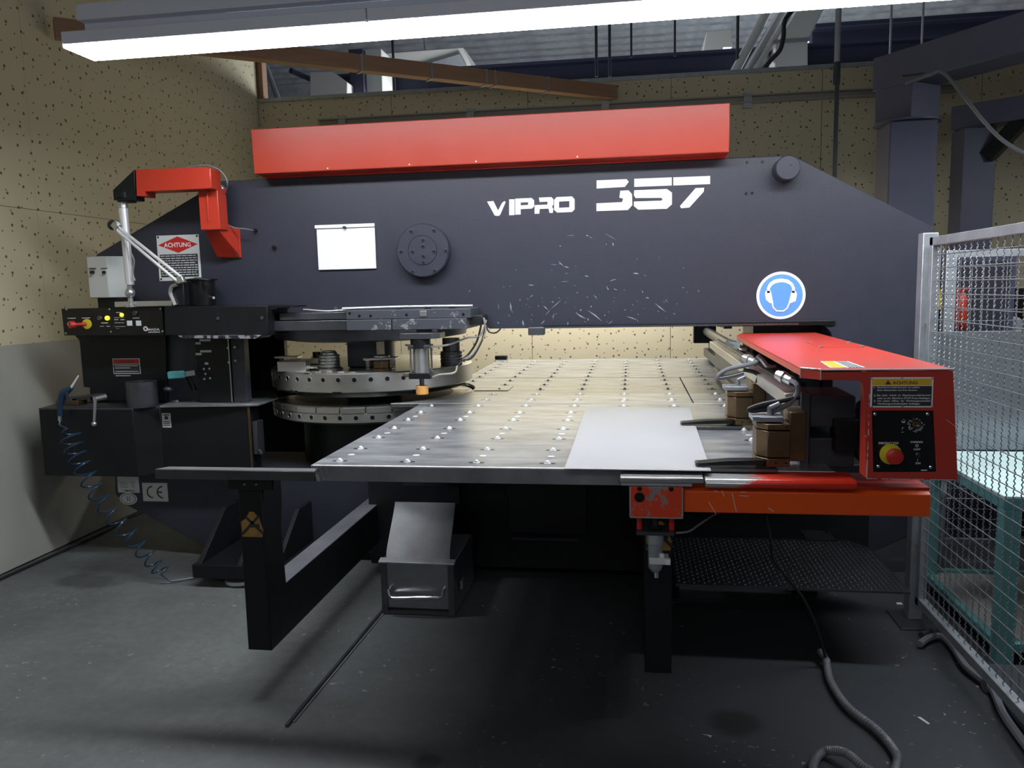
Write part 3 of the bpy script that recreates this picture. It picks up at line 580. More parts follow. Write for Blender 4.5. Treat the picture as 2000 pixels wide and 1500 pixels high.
# folded dented corner
q = M(); n = 10; vs = []
for j in range(6):
    z = TZ-.004-(TZ-.004-zb)*j/5
    for i in range(n+1):
        a = i/n; x = xt+.06*(1-a); y = yf-.003+(.055 if a > .7 else 0)*(a-.7)/.3
        bump = .010*math.sin(j*1.3+1)*math.exp(-((a-.62)/.2)**2)+.004*math.sin(i*2+j); vs.append((x+bump*.6, y-bump+.001, z))
fs = [(j*(n+1)+i, j*(n+1)+i+1, (j+1)*(n+1)+i+1, (j+1)*(n+1)+i) for j in range(5) for i in range(n)]; part('dented_corner', q.add(vs, fs), 'steel', ft_)
part('side_skirt', M().box(xt, xt+.003, yf+.05, ys, zb, TZ-.004), 'darksteel', ft_, .001)
part('support_beam', M().box(xt+.12, XE-.1, yf+.18, yf+.26, zb-.03, TZ-.012), 'black', ft_); part('support_beam', M().box(xt+.12, XE-.1, ys-.2, ys-.12, zb-.03, TZ-.012), 'black', ft_)
for i, x in enumerate(COLS[:7]):
    for j, y in enumerate(ROWS):
        if x > -.22 and x < .27 and 2.4 < y < 3.72: continue
        put('transfer_ball', BALL, ft_, x+.001*math.sin(i*7+j*3), y, TZ)
        if j % 2 == 0 and j < 6 and not (x > -.22 and y > 3.4): put('plug', PLUG, ft_, x+.003, y+.105, TZ)
# turret centre
TX, TY, TR = -1.515, 4.50, .585
# centre table with a curved cut-out round the turret
XC = .62; a0 = math.asin((3.952-TY)/(TR+.03)); arc = []
a1 = math.acos((-1.05-TX)/(TR+.03)) if abs(-1.05-TX) < TR+.03 else 0
arc = [(TX+(TR+.012)*math.cos(a), TY+(TR+.012)*math.sin(a)) for a in [math.radians(k) for k in range(-63, 78, 4)]]
ct = thing('centre_table', 'fixed middle steel table plate curving round the lower turret', 'machine table', (-.2, 4.5, TZ))
e1, e2 = .304, .310
out = [(arc[0][0], 3.952), (e1, 3.952), (e1, 5.09)]+[(arc[-1][0], 5.12), (arc[-1][0], 5.09)][1:]+arc[::-1]
part('table_top', M().prism(out, 'z', TZ-.02, TZ), 'steel', ct, .0025)
part('side_plate', M().prism([(e2, 3.952), (.66, 3.952), (.66, 5.09), (e2, 5.09)], 'z', TZ-.02, TZ-.0005), 'steel', ct, .0025)
p = polyZ([(905, 764), (972, 764), (985, 755), (925, 755)], TZ)
part('die_slide_cover', M().prism([(-.90, 4.44), (-.70, 4.44), (-.70, 4.66), (-.90, 4.66)], 'z', TZ, TZ+.004), 'steel', ct, .002)
part('front_edge', M().cyl((arc[0][0], 3.950, TZ-.002), (.66, 3.950, TZ-.002), .005, 10), 'satin', ct)
part('brace_plate', M().box(-1.0, .6, 3.96, 4.04, .63, TZ-.02), 'black', ct)
w1 = smooth_path([(-.72, 4.44, TZ+.001), (-.55, 4.42, TZ+.001), (-.42, 4.44, TZ+.001), (-.30, 4.50, TZ+.001), (-.1, 4.54, TZ+.001), (.12, 4.55, TZ+.001)], 6)

RC = [3.86+.2147*k for k in range(1, 6)]
for i, x in enumerate(COLS[:7]):
    for j, y in enumerate(RC):
        if x < -.8 and j < 3: continue
        put('transfer_ball', BALL, ct, x, y, TZ)
        if j == 0: put('plug', PLUG, ct, x-.006, y-.045, TZ)
rt = thing('rear_table', 'far steel feed table behind the frame reaching toward the perforated wall', 'machine table', (-.2, 5.8, TZ))
part('table_top', M().prism([(-1.095, 5.10), (.66, 5.10), (.66, 6.47), (-1.095, 6.47)], 'z', TZ-.012, TZ), 'steel', rt, .003)
part('front_edge', M().cyl((-1.095, 5.098, TZ-.002), (.66, 5.098, TZ-.002), .004, 8), 'satin', rt)
part('skirt', M().box(-1.095, -1.09, 5.1, 6.47, TZ-.07, TZ-.012).box(-1.095, .66, 6.465, 6.47, TZ-.07, TZ-.012), 'darksteel', rt)
part('support_beam', M().box(-.95, .5, 5.4, 5.48, TZ-.10, TZ-.012), 'black', rt); part('support_beam', M().box(-.95, .5, 6.2, 6.28, TZ-.10, TZ-.012), 'black', rt)
part('leg', M().box(-.9, -.82, 6.2, 6.28, 0, TZ-.1), 'black', rt); part('leg', M().box(.4, .48, 6.2, 6.28, 0, TZ-.1), 'black', rt); part('leg', M().box(.4, .48, 5.4, 5.48, 0, TZ-.1), 'black', rt); part('leg', M().box(-.9, -.82, 5.4, 5.48, 0, TZ-.1), 'black', rt)
for i, x in enumerate(COLS[:7]):
    for j in range(7):
        y = 5.16+.2147*j
        if y > 6.42: continue
        put('transfer_ball', BALL, rt, x, y, TZ)
        if i < 6 and j % 2 == 0: put('plug', PLUG, rt, x+.003, y+.1, TZ)
p = pz(970, 700, TZ); part('edge_stop', M().box(-1.12, -1.02, 6.44, 6.50, TZ, TZ+.035), 'rubber', rt, .006)
# the workpiece
p0, p1, p2, p3 = [pz(x, y, TZ+.016) for x, y in ((1102, 915), (1389, 919), (1347, 797), (1143, 806))]
q = M(); q.prism([(p0.x, p0.y), (p1.x, p1.y), (p2.x, p2.y), (p3.x-.003, p2.y)], 'z', TZ+.013, TZ+.016)
solo('metal_sheet', q, 'sheet', 'plain light grey rectangular metal sheet lying on the front of the feed table', 'metal sheet', .0006)
# small plate table left of the turret
q = M(); pp = polyZ([(312, 792), (504, 789), (543, 776), (528, 738), (480, 745), (404, 766), (350, 777)], TZ)
lt = thing('side_table', 'small steel table plate left of the turret on the black cabinet', 'machine table', (pp[0][0], pp[0][1], TZ))
part('table_top', q.prism(pp, 'z', TZ-.012, TZ), 'steel', lt, .002)
for (u, v) in ((1210, 1115), (1262, 1108), (1365, 1103), (1405, 1112), (1560, 1108), (1720, 1112), (1868, 948), (1970, 958), (1700, 990), (1110+120, 1122)):
    p = pz(100+u/5, 560+v/5, TZ); o = put('transfer_ball', BALL if v % 2 == 0 else PLUG, lt, p.x, p.y, TZ)
# ================================================================== TURRETS
def ring_holes(parent, z, r, n0, n1, step, hr, rad):
    for k in range(n0, n1):
        a = math.radians(-90+k*step); d = Vector((math.cos(a), math.sin(a), 0)); c = Vector((TX, TY, z))+d*rad
        m = M(); m.lathe((0, 0, 0), [(hr+.003, -.001), (hr+.003, .0015), (hr, .0015), (hr*.9, -.0005)], 16, 'y'); m.k = 1; m.cyl((0, -.0008, 0), (0, -.0012, 0), hr*.92, 14)
        o = part('bolt_hole', m, ['satin', 'blackgloss'], parent); o.rotation_euler = (0, 0, a+PI/2); 
        # mesh was shifted by -origin: rebuild centred
        o.data.transform(Matrix.Translation(ORG[parent])); o.location = c-ORG[parent]
up = thing('upper_turret', 'large polished steel upper turret disc with a row of rim bolt holes', 'turret', (TX, TY, .955))
part('turret_disc', M().lathe((TX, TY, 0), [(TR-.012, .955), (TR, .962), (TR, 1.056), (TR-.008, 1.063), (1e-6, 1.063)], 128), 'turret', up)
part('under_ring', M().lathe((TX, TY, 0), [(TR-.05, .93), (TR-.04, .955)], 96), 'blackgloss', up)
ring_holes(up, 1.028, 0, -9, 5, 8.4, .0125, TR)
for k in (-44, -30, -26, -2, 0):
    a = math.radians(-90+k); q = M(); c = Vector((TX+math.cos(a)*(TR-.004), TY+math.sin(a)*(TR-.004), .958)); part('rim_notch', q.box(c.x-.014, c.x+.014, c.y-.006, c.y+.004, .952, .966), 'blackgloss', up)
lo = thing('lower_turret', 'polished steel lower turret disc below the table level with segmented top ring', 'turret', (TX, TY, .79))
part('turret_disc', M().lathe((TX, TY, 0), [(1e-6, .785), (TR-.03, .785), (TR, .80), (TR, .845), (TR-.004, .847), (TR-.004, .85)], 128), 'turret', lo)
for k in range(16):
    a0, a1 = math.radians(-90+(k-6)*13.5+.35), math.radians(-90+(k-5)*13.5-.35)
    q = M(); n = 6; o_ = [(TX+(TR+.002)*math.cos(a0+(a1-a0)*i/n), TY+(TR+.002)*math.sin(a0+(a1-a0)*i/n)) for i in range(n+1)]; i_ = [(TX+(TR-.12)*math.cos(a0+(a1-a0)*i/n), TY+(TR-.12)*math.sin(a0+(a1-a0)*i/n)) for i in range(n, -1, -1)]
    part('ring_segment', q.prism(o_+i_, 'z', .851, .880), 'turret', lo, .002)
part('inner_disc', M().lathe((TX, TY, 0), [(TR-.115, .85), (TR-.12, .876), (1e-6, .876)], 64), 'darksteel', lo)
part('hub', M().lathe((TX, TY, 0), [(.16, .876), (.16, .93), (1e-6, .93)], 32), 'darksteel', lo)
ring_holes(lo, .826, 0, -9, 5, 8.4, .0125, TR)
part('machine_base', M().lathe((TX, TY, 0), [(.42, .0), (.42, .785)], 48), 'black', lo)
def on_turret(x, y, z=1.063): p = pz(x, y, z); return p.x, p.y
def stack(x, y, r, h, label):
    X, Y = on_turret(x, y); t = thing('punch_holder', label, 'tool holder', (X, Y, 1.063)); z = 1.063
    part('flange', M().lathe((X, Y, z), [(r*1.25, 0), (r*1.25, .008), (r*1.1, .014), (r, .016)], 32), 'turret', t)
    for i in range(4): part('ring', M().lathe((X, Y, z+.016+i*h/5), [(r*.94, 0), (r, .003), (r, h/5-.004), (r*.94, h/5-.001)], 32), 'satin', t)
    part('head', M().lathe((X, Y, z+.016+h*.8), [(r*.75, 0), (r*.75, h*.12), (r*.62, h*.2), (r*.62, h*.24), (r*.3, h*.26), (1e-6, h*.26)], 32), 'satin', t)
    return t
stack(644, 722, .058, .085, 'ribbed round steel punch holder left on top of the upper turret')
X, Y = on_turret(746, 722); t = thing('punch_holder', 'bronze-bodied punch holder with flat square top plate and two springs', 'tool holder', (X, Y, 1.063))
part('body', M().lathe((X, Y, 1.063), [(.060, 0), (.060, .01), (.052, .014), (.052, .05)], 32), 'brass', t); part('top_plate', M().box(X-.09, X+.09, Y-.045, Y+.045, 1.118, 1.132), 'satin', t, .003)
part('cap', M().lathe((X, Y, 1.132), [(.045, 0), (.045, .008), (.03, .012), (1e-6, .012)], 28), 'satin', t)
for sx in (-1, 1): part('spring', M().tube([(X+sx*.07+.011*math.cos(a*.5), Y-.02+.011*math.sin(a*.5), 1.063+a*.055/75) for a in range(76)], .0028, 6), 'satin', t)
X0, X1, Z0, Z1 = rect_y(541, 706, 597, 722, 4.02)
t = thing('index_block', 'plain grey steel block with a stub shaft at the left rim of the upper turret', 'block', ((X0+X1)/2, 4.1, 1.063))
part('block', M().box(X0, X1, 4.02, 4.20, 1.063, Z1), 'satin', t, .003); part('shaft', M().cyl((X1, 4.07, 1.085), (X1+.05, 4.07, 1.085), .016, 16), 'chrome', t)
for (x, y, r, h, lab) in ((575, 690, .035, .06, 'small dark punch holder at the back left of the upper turret'), (700, 694, .045, .09, 'dark punch holder behind between the two larger holders'), (880, 700, .062, .15, 'tall black spring-loaded punch holder at the right rim of the turret')):
    X, Y = {880: (TX+TR-.08, TY-.13), 575: (TX-.40, TY+.12), 700: (TX-.05, TY-.14)}[x]; t = thing('punch_holder', lab, 'tool holder', (X, Y, 1.063)); part('body', M().lathe((X, Y, 1.063), [(r, 0), (r, h*.5), (r*.8, h*.52), (r*.8, h), (1e-6, h)], 28), 'darksteel', t)
    for i in range(3): part('ring', M().lathe((X, Y, 1.063+h*(.12+.13*i)), [(r+.002, 0), (r+.005, .003), (r+.002, .006)], 28), 'satin', t)
X0, X1 = py(535, 690, 4.15).x, py(580, 690, 4.15).x
part('locating_plate', M().box(X0, X1, 4.15, 4.22, 1.125, 1.135), 'satin', up, .001); part('locating_post', M().box(X0+.02, X0+.05, 4.17, 4.2, 1.063, 1.125), 'darksteel', up)
for i in range(5):
    X, Y = on_turret(600+i*22, 729-(2-abs(i-2))*1.0); part('turret_clip', M().box(X-.02, X+.015, Y, Y+.02, 1.063, 1.069), 'satin', up, .001)
# ---- ram head above the turret
hd = thing('ram_head', 'dark steel ram head slab with chipped paint above the upper turret', 'machine head', (-1.3, 3.9, 1.28))
YHd = 3.83; z0 = py(740, 645, YHd).z; z1 = py(740, 604, YHd).z; xh0 = py(676, 620, YHd).x; xh1 = py(919, 620, YHd).x; xm = py(765, 640, YHd).x; zs = py(740, 624, YHd).z
part('upper_slab', M().box(xh0, xh1, YHd, 4.45, zs+.001, z1-.004), 'headsteel', hd, .003); part('lower_slab', M().box(xh0, xm-.002, YHd, 4.4, z0, zs), 'headsteel', hd, .003); part('lower_slab', M().box(xm+.002, xh1-.02, YHd, 4.4, z0, zs), 'headsteel', hd, .003)
xr0 = py(520, 640, YHd+.06).x; part('rear_slab', M().box(xr0, xh0, YHd+.05, 4.4, z0, zs-.002), 'darksteel', hd, .003); part('rear_slab', M().box(xr0+.08, xh0, YHd+.05, 4.3, zs+.002, z1-.012), 'darksteel', hd, .003)
part('rotor', M().lathe((TX, TY, 0), [(1e-6, z0-.075), (TR-.13, z0-.075), (TR-.03, z0-.06), (TR-.02, z0-.004), (1e-6, z0-.004)], 96), 'darksteel', hd)
part('spindle', M().lathe((TX, TY, 0), [(.13, 1.063), (.13, z0-.07)], 32), 'darksteel', hd)
part('spindle_casing', M().box(TX-.05, TX+.12, TY-.3, TY-.15, 1.07, z0-.05), 'darkgrey', hd, .004)
for x in (780, 836, 884, 655): 
    p = py(min(x, 918), 600, YHd+.08); m = M(); m.lathe((p.x, YHd+.08, z1-.006), [(.018, 0), (.018, .014), (.012, .016), (.012, .024), (1e-6, .024)], 14); part('fitting', m, 'darksteel', hd)
a = py(676, 604, YHd+.03); part('lubrication_tube', M().tube(smooth_path([(a.x-.02, YHd+.03, z1+.006), (a.x+.3, YHd+.05, z1+.010), (xh1, YHd+.06, z1+.008)], 8), .006), 'satin', hd); part('lubrication_tube', M().tube(smooth_path([(a.x-.25, YHd+.08, z1+.004), (a.x-.1, YHd+.06, z1-.006), (a.x+.05, YHd+.05, z1+.004)], 8), .005), 'satin', hd)
for x, y in ((702, 617), (724, 617), (794, 615), (683, 612), (905, 614)): p = py(x, y, YHd); part('socket_screw', M().cyl((p.x, YHd-.001, p.z), (p.x, YHd, p.z), .007, 12), 'blackgloss', hd)
X0, X1, Z0, Z1 = rect_y(820, 607, 833, 618, YHd); part('clip', M().box(X0, X1, YHd-.004, YHd, Z0, Z1), 'satin', hd, .001)
# cables at the right end of the head
cb = thing('cable_bundle', 'black cable bundle hanging from the right end of the ram head', 'cable', (py(940, 625, 3.95).x, 3.95, 1.1))
p = py(935, 622, 3.95); part('cable_box', M().box(p.x-.05, p.x+.03, 3.9, 4.04, p.z-.03, p.z+.02), 'rubber', cb, .006)
for i, pts in enumerate(([(945, 620), (947, 650), (925, 690), (905, 700), (893, 715), (887, 728), (858, 732), (836, 738), (810, 733)], [(950, 625), (938, 655), (912, 660), (880, 672), (850, 677), (815, 676), (792, 674)], [(942, 625), (932, 665), (915, 692), (902, 702), (908, 706)], [(950, 637), (955, 648), (968, 650), (978, 642)], [(948, 630), (943, 660), (922, 698), (899, 705), (890, 722)])):
    part('cable', M().tube(smooth_path([py(x, y, 3.90-(.10 if k > len(pts)*.55 and i < 2 else 0)) for k, (x, y) in enumerate(pts)], 8), .0052 if i != 3 else .004), 'railgrey' if i < 2 else 'rubber', cb)
# pneumatic cylinder with knurled brass end
YP = 3.80; c = py(822, 690, YP); cx = c.x
pc = thing('pneumatic_cylinder', 'small pneumatic cylinder with tie rods and orange knurled knob in front of the turret', 'cylinder', (cx, YP, .98))
zt1 = py(820, 650, YP).z; zt2 = py(820, 661, YP).z
X0 = py(779, 655, YP).x; X1 = py(860, 655, YP).x
part('hexagonal_plate', M().prism([(X0, YP+.02), (X0+.02, YP-.05), (X1-.03, YP-.05), (X1, YP-.01), (X1, YP+.10), (X0, YP+.10)], 'z', zt2, zt1), 'darksteel', pc, .002)
part('neck', M().lathe((cx, YP, 0), [(.05, py(822, 680, YP).z), (.05, zt2)], 24), 'black', pc)
zc0 = py(822, 727, YP).z; zc1 = py(822, 680, YP).z
part('barrel', M().lathe((cx, YP, 0), [(.036, zc0), (.036, zc1)], 28), 'satin', pc)
for sx, sy in ((-1, -1), (1, -1), (-1, 1), (1, 1)): part('tie_rod', M().cyl((cx+sx*.045, YP+sy*.03, zc0-.01), (cx+sx*.045, YP+sy*.03, zc1+.01), .0055, 8), 'chrome', pc)
part('head_block', M().box(cx-.055, cx+.055, YP-.042, YP+.042, zc1, zc1+.018), 'darkgrey', pc, .003); part('foot_block', M().box(cx-.055, cx+.055, YP-.042, YP+.042, zc0-.03, zc0), 'black', pc, .003)
part('rod', M().cyl((cx, YP, zc0-.03), (cx, YP, zc0-.07), .012, 14), 'darksteel', pc); zk1 = py(822, 753, YP).z; zk0 = py(822, 770, YP).z
part('knurled_knob', M().lathe((cx, YP, 0), [(.028, zk0), (.031, zk0+.003), (.031, zk1-.003), (.028, zk1), (1e-6, zk1)], 28), 'knurl', pc, 0, 'orange knurled knob')
part('air_fitting', M().cyl((cx-.055, YP-.02, zc0-.014), (cx-.085, YP-.03, zc0-.010), .008, 10), 'brass', pc)
part('hanger_plate', M().box(cx-.03, cx+.05, YP+.04, 3.95, zt2, zt1+.02), 'black', pc)
# ================================================================== LEFT SIDE: cabinet, control panel, column
ZB = .893
tp_ = [pz(x, y, ZB) for x, y in ((75, 796), (254, 797), (312, 791), (490, 790))]; yb = 4.045
ol = [(tp_[0].x, tp_[0].y), (tp_[1].x, tp_[0].y), (tp_[2].x, tp_[2].y), (tp_[3].x, tp_[2].y), (tp_[3].x, yb), (-3.085, yb), (-3.085, 4.36), (pz(150, 776, ZB).x, 4.36)]
zb2 = py(170, 930, tp_[0].y).z
cab = thing('tool_cabinet', 'black sheet-metal cabinet box hanging on the frame at left below the control panel', 'cabinet', (-2.7, 3.9, zb2))
part('cabinet_body', M().prism(ol, 'z', zb2, ZB-.012), 'black', cab, .004)
part('cabinet_top', M().prism([(x, y) for x, y in ol], 'z', ZB-.012, ZB-.004), 'darksteel', cab, .001)
part('door_edge', M().box(tp_[3].x-.010, tp_[3].x+.004, tp_[2].y-.006, tp_[2].y, zb2, ZB-.012), 'brass', cab, .001)
X0, X1, Z0, Z1 = rect_y(317, 807, 334, 835, tp_[2].y)
st = part('handling_label', M().box(X0, X1, tp_[2].y-.0015, tp_[2].y, Z0, Z1), 'ivory', cab); q = M(); mx = (X0+X1)/2; y_ = tp_[2].y-.0022
q.box(X0+.006, X1-.006, y_, y_+.0007, Z1-.012, Z1-.006); q.prism([(mx-.010, Z0+.045), (mx+.010, Z0+.045), (mx+.010, Z0+.055), (mx+.015, Z0+.055), (mx, Z0+.068), (mx-.015, Z0+.055), (mx-.010, Z0+.055)], 'y', y_, y_+.0007)
for i in range(3): q.box(X0+.006, X1-.006, y_, y_+.0007, Z0+.010+i*.010, Z0+.014+i*.010)
part('arrow_print', q, 'sign_dark', st)
yc_ = tp_[3].x
part('latch', M().box(yc_+.004, yc_+.03, 3.95, 4.03, .62, .80).cyl((yc_+.03, 3.97, .64), (yc_+.05, 3.95, .62), .010, 10), 'darksteel', cab, .002)
# things on the cabinet
p = pz(260, 796, ZB); X0 = py(228, 770, p.y).x; X1 = py(293, 770, p.y).x; zt3 = py(260, 748, p.y).z; rr = .080
q = M().lathe(((X0+X1)/2, p.y+rr-.004, 0), [(rr*.98, ZB-.004), (rr, ZB+.004), (rr, zt3), (rr-.008, zt3), (rr-.008, ZB+.004), (1e-6, ZB+.002)], 40)
solo('steel_cup', q, 'darksteel', 'dark round steel cup standing on the black cabinet', 'cup')
p = py(190, 779, 3.80); q = M().cyl((p.x, 3.80, p.z), (p.x+.0, 3.9, p.z), .012, 12)
t = thing('crank_handle', 'small silver crank handle hanging on the front edge of the black cabinet', 'handle', (p.x, 3.8, p.z-.15))
part('hub', M().cyl((p.x-.01, 3.79, p.z), (p.x+.012, 3.85, p.z+.006), .015, 16), 'satin', t); e = py(184, 828, 3.78); part('lever', M().cyl((p.x-.004, 3.79, p.z), (e.x, 3.78, e.z), .009, 12, .007), 'satin', t); part('knob', M().ball((e.x, 3.78, e.z), .014), 'satin', t)
p = pz(200, 772, ZB); solo('cardboard_box', M().box(pz(145, 783, ZB).x, pz(150, 783, ZB).x+.12, 3.95, 4.03, ZB-.004, ZB+.022), 'brass', 'small flat brown cardboard box on the left end of the black cabinet', 'box', .003)
q = M(); a = pz(168, 772, ZB+.03); q.beam((a.x, 3.98, ZB+.035), (a.x+.2, 4.02, ZB+.05), .05, .014); q.box(a.x, a.x+.03, 3.96, 4.0, ZB-.004, ZB+.03); solo('steel_bracket', q, 'darksteel', 'flat dark steel bracket lying on the black cabinet left of the steel cup', 'bracket', .002)
# upper console: body + panel
YP2 = 3.90
def pl(pts, Y): return polyY(pts, Y)
con = thing('control_console', 'black control console at far left with emergency stop, indicator lamps and square buttons', 'control panel', (-2.8, 3.95, .95))
YBd = 4.025
body = pl([(128, 648), (147, 656), (154, 664), (156, 675), (163, 756), (175, 757), (176, 783), (326, 783), (323, 648)], YBd)
part('console_body', M().prism(body, 'y', YBd, 4.045), 'black', con, .003)
pp = pl([(122, 603), (318, 599), (322, 655), (128, 655)], YP2)
pan = part('panel', M().prism(pp, 'y', YP2-.01, YP2+.12), 'blackgloss', con, .002); YQ = YP2-.01
def P5(u, v, Y=YQ): return py(100+u/5, 560+v/5, Y)
def disc(name, u, v, r, d, m, parent, n=20, lab=None): p = P5(u, v); return part(name, M().lathe((p.x, YQ, p.z), [(r, 0), (r, d*.8), (r*.85, d), (1e-6, d)], n, 'y'), m, parent, 0, lab)
disc('push_button', 190, 365, .014, .010, 'ivory', pan, 20, 'round white push button'); disc('selector_knob', 483, 307, .013, .014, 'darksteel', pan); disc('indicator_lamp', 552, 306, .0125, .010, 'led', pan, 18, 'lit yellow lamp'); disc('indicator_lamp', 692, 275, .0105, .008, 'led', pan, 18, 'lit yellow lamp'); disc('key_switch', 822, 258, .014, .010, 'darksteel', pan)
disc('stop_collar', 352, 364, .027, .006, 'btnyellow', pan, 28, 'yellow ring'); p = P5(350, 364); e = Vector((p.x-.035, YQ-.055, p.z)); part('stop_button', M().cyl((p.x-.004, YQ-.004, p.z), tuple(e), .010, 16).cyl(tuple(e), (e.x-.012, e.y-.020, e.z), .020, 22), 'btnred', pan, 0, 'red emergency stop mushroom button')
for u, v in ((770, 356), (858, 356)): p = P5(u, v); part('square_button', M().box(p.x-.0135, p.x+.0135, YQ-.008, YQ, p.z-.0135, p.z+.0135), 'white', pan, .001)
q = M()
for (u0, u1, v, h) in ((160, 240, 308, 6), (300, 380, 306, 7), (617, 655, 322, 8), (678, 716, 322, 8), (490, 555, 354, 8), (475, 515, 387, 4), (540, 575, 387, 4), (622, 650, 352, 5), (655, 680, 352, 5), (688, 710, 352, 5), (635, 685, 252, 6), (615, 710, 302, 4), (620, 725, 390, 3), (795, 860, 306, 5), (635, 665, 408, 3)): a = P5(u0, v); b = P5(u1, v); q.box(a.x, b.x, YQ-.0012, YQ, a.z-h*.0003, a.z+h*.0003)
part('panel_print', q, 'ivory', pan, kind='stuff')
a = P5(905, 424); b = P5(1062, 430); c = P5(922, 410); q = M(); q.prism([(c.x+.013*math.cos(i*PI/10), c.z+.013*math.sin(i*PI/10)) for i in range(20)], 'y', YQ-.0012, YQ, [[(c.x+.007*math.cos(i*PI/10), c.z+.007*math.sin(i*PI/10)) for i in range(20)]])
a2 = P5(945, 430); text(q, 'MADA', (a2.x, YQ-.0014, a2.z), (b.x-a2.x, 0, 0), (0, 0, .013), True); a3 = P5(950, 444); b3 = P5(1062, 444); q.box(a3.x, b3.x, YQ-.0014, YQ, a3.z-.002, a3.z+.002); part('maker_logo', q, 'white', pan)
part('logo_dot', M().cyl((c.x+.001, YQ-.002, c.z+.001), (c.x+.001, YQ, c.z+.001), .004, 12), 'btnred', pan)
for u, v in ((1068, 216), (1088, 436), (585, 440), (570, 220), (150, 222), (145, 455)): disc('screw', u, v, .005, .003, 'satin', pan, 10)
q = M(); X0, X1, Z0, Z1 = rect_y(221, 700, 274, 730, YBd); Y_ = YBd
wl_ = part('warning_label', M().box(X0, X1, Y_-.0015, Y_, Z0, Z1), 'ivory', con, 0, 'black warning label with red header band'); part('label_field', M().box(X0+.004, X1-.004, Y_-.0022, Y_-.0015, Z0+.004, Z1-.034), 'sign_dark', wl_); part('header_band', M().box(X0+.004, X1-.004, Y_-.0022, Y_-.0015, Z1-.030, Z1-.004), 'btnred', wl_)
q = M()
for i in range(5): q.box(X0+.012, X1-.012-(.05 if i in (1, 4) else 0), Y_-.0028, Y_-.0022, Z1-.043-i*.012-(.008 if i > 1 else 0), Z1-.039-i*.012-(.008 if i > 1 else 0))
part('small_print', q, 'ivory', wl_, kind='stuff')
text(q2 := M(), 'ACHTUNG', (X0+.045, Y_-.0028, Z1-.024), (.085, 0, 0), (0, 0, .013), True); part('lettering', q2, 'sign_dark', wl_)
# black cover right of the panel with chipped lower lip
cv = thing('head_cover', 'black box-shaped cover between the control panel and the ram head', 'cover', (-2.1, 3.9, 1.27))
pp = pl([(321, 599), (522, 597), (523, 655), (322, 655)], 3.80)
part('cover', M().prism(pp, 'y', 3.80, 4.045), 'black', cv, .003)
pp = pl([(345, 656), (508, 655), (498, 662), (354, 661)], 3.76); part('lower_lip', M().prism(pp, 'y', 3.77, 3.92), wear('lip', (.02, .02, .03), (.5, .5, .52), .5, .52, 25), cv, .001)
pp = pl([(522, 597), (574, 597), (574, 600), (540, 601), (540, 604), (522, 604)], 3.84); part('cover_lip', M().prism(pp, 'y', 3.84, 4.0), 'black', cv)
for x, y in ((426, 622), (512, 621)): p = py(x, y, 3.8); part('screw', M().lathe((p.x, 3.8, p.z), [(.009, 0), (.009, .004), (.004, .005), (1e-6, .004)], 14, 'y'), 'darksteel', cv)
# tool changer column under the cover
tcg = thing('tool_changer', 'black upright tool changer column with small labels left of the turret', 'machine column', (-2.2, 4.0, .9))
X0, X1, Z0, Z1 = rect_y(383, 652, 449, 752, 3.98); X2 = py(476, 700, 3.98).x
part('column', M().box(X0, X1, 3.98, 4.045, ZB+.008, 1.28), 'black', tcg, .003); part('column_side', M().box(X1+.002, X2, 3.99, 4.045, ZB+.008, 1.28), 'darkgrey', tcg, .003); part('corner_strip', M().box(X1-.004, X1+.001, 3.976, 3.98, ZB+.01, 1.28), 'satin', tcg)
part('back_plate', M().box(-2.36, -2.08, 4.52, 4.56, .88, 1.34), 'black', tcg)
q = M()
for (u0, u1, v) in ((1448, 1556, 523), (1455, 1565, 631), (1410, 1460, 553), (1412, 1470, 658), (1500, 1535, 750)): a = P5(u0, v, 3.98); b = P5(u1, v, 3.98); q.box(a.x, b.x, 3.9785, 3.98, a.z-.006, a.z+.006)
part('label_strips', q, 'ivory', tcg, kind='stuff')
for (u, v) in ((1497, 803), (1550, 800), (1512, 850), (1557, 892), (1500, 900), (1730, 598), (1737, 738), (1803, 722), (1796, 590)): p = P5(u, v, 3.98); part('screw', M().cyl((p.x, 3.974, p.z), (p.x, 3.98, p.z), .006, 10), 'satin', tcg)
p = py(347, 733, 3.93); t = thing('clamp_lever', 'small teal plastic lever between the console and the tool changer column', 'lever', (p.x, 3.93, p.z-.08))
part('grip', M().beam((p.x-.045, 3.91, p.z+.002), (p.x+.04, 3.94, p.z+.006), .03, .04), 'tealknob', t, .006); part('ferrule', M().beam((p.x+.04, 3.94, p.z+.006), (p.x+.085, 3.96, p.z+.012), .022, .03), 'satin', t, .003); part('arm', M().beam((p.x+.085, 3.96, p.z+.012), (p.x+.14, 4.03, p.z), .012, .012).beam((p.x+.03, 3.97, p.z), (p.x+.05, 4.0, p.z-.09), .03, .02), 'black', t, .002)
p = py(325, 757, 3.93); part('base_knob', M().lathe((p.x, 3.95, p.z-.02), [(.02, 0), (.03, .01), (.02, .022), (1e-6, .024)], 16), 'darksteel', t)
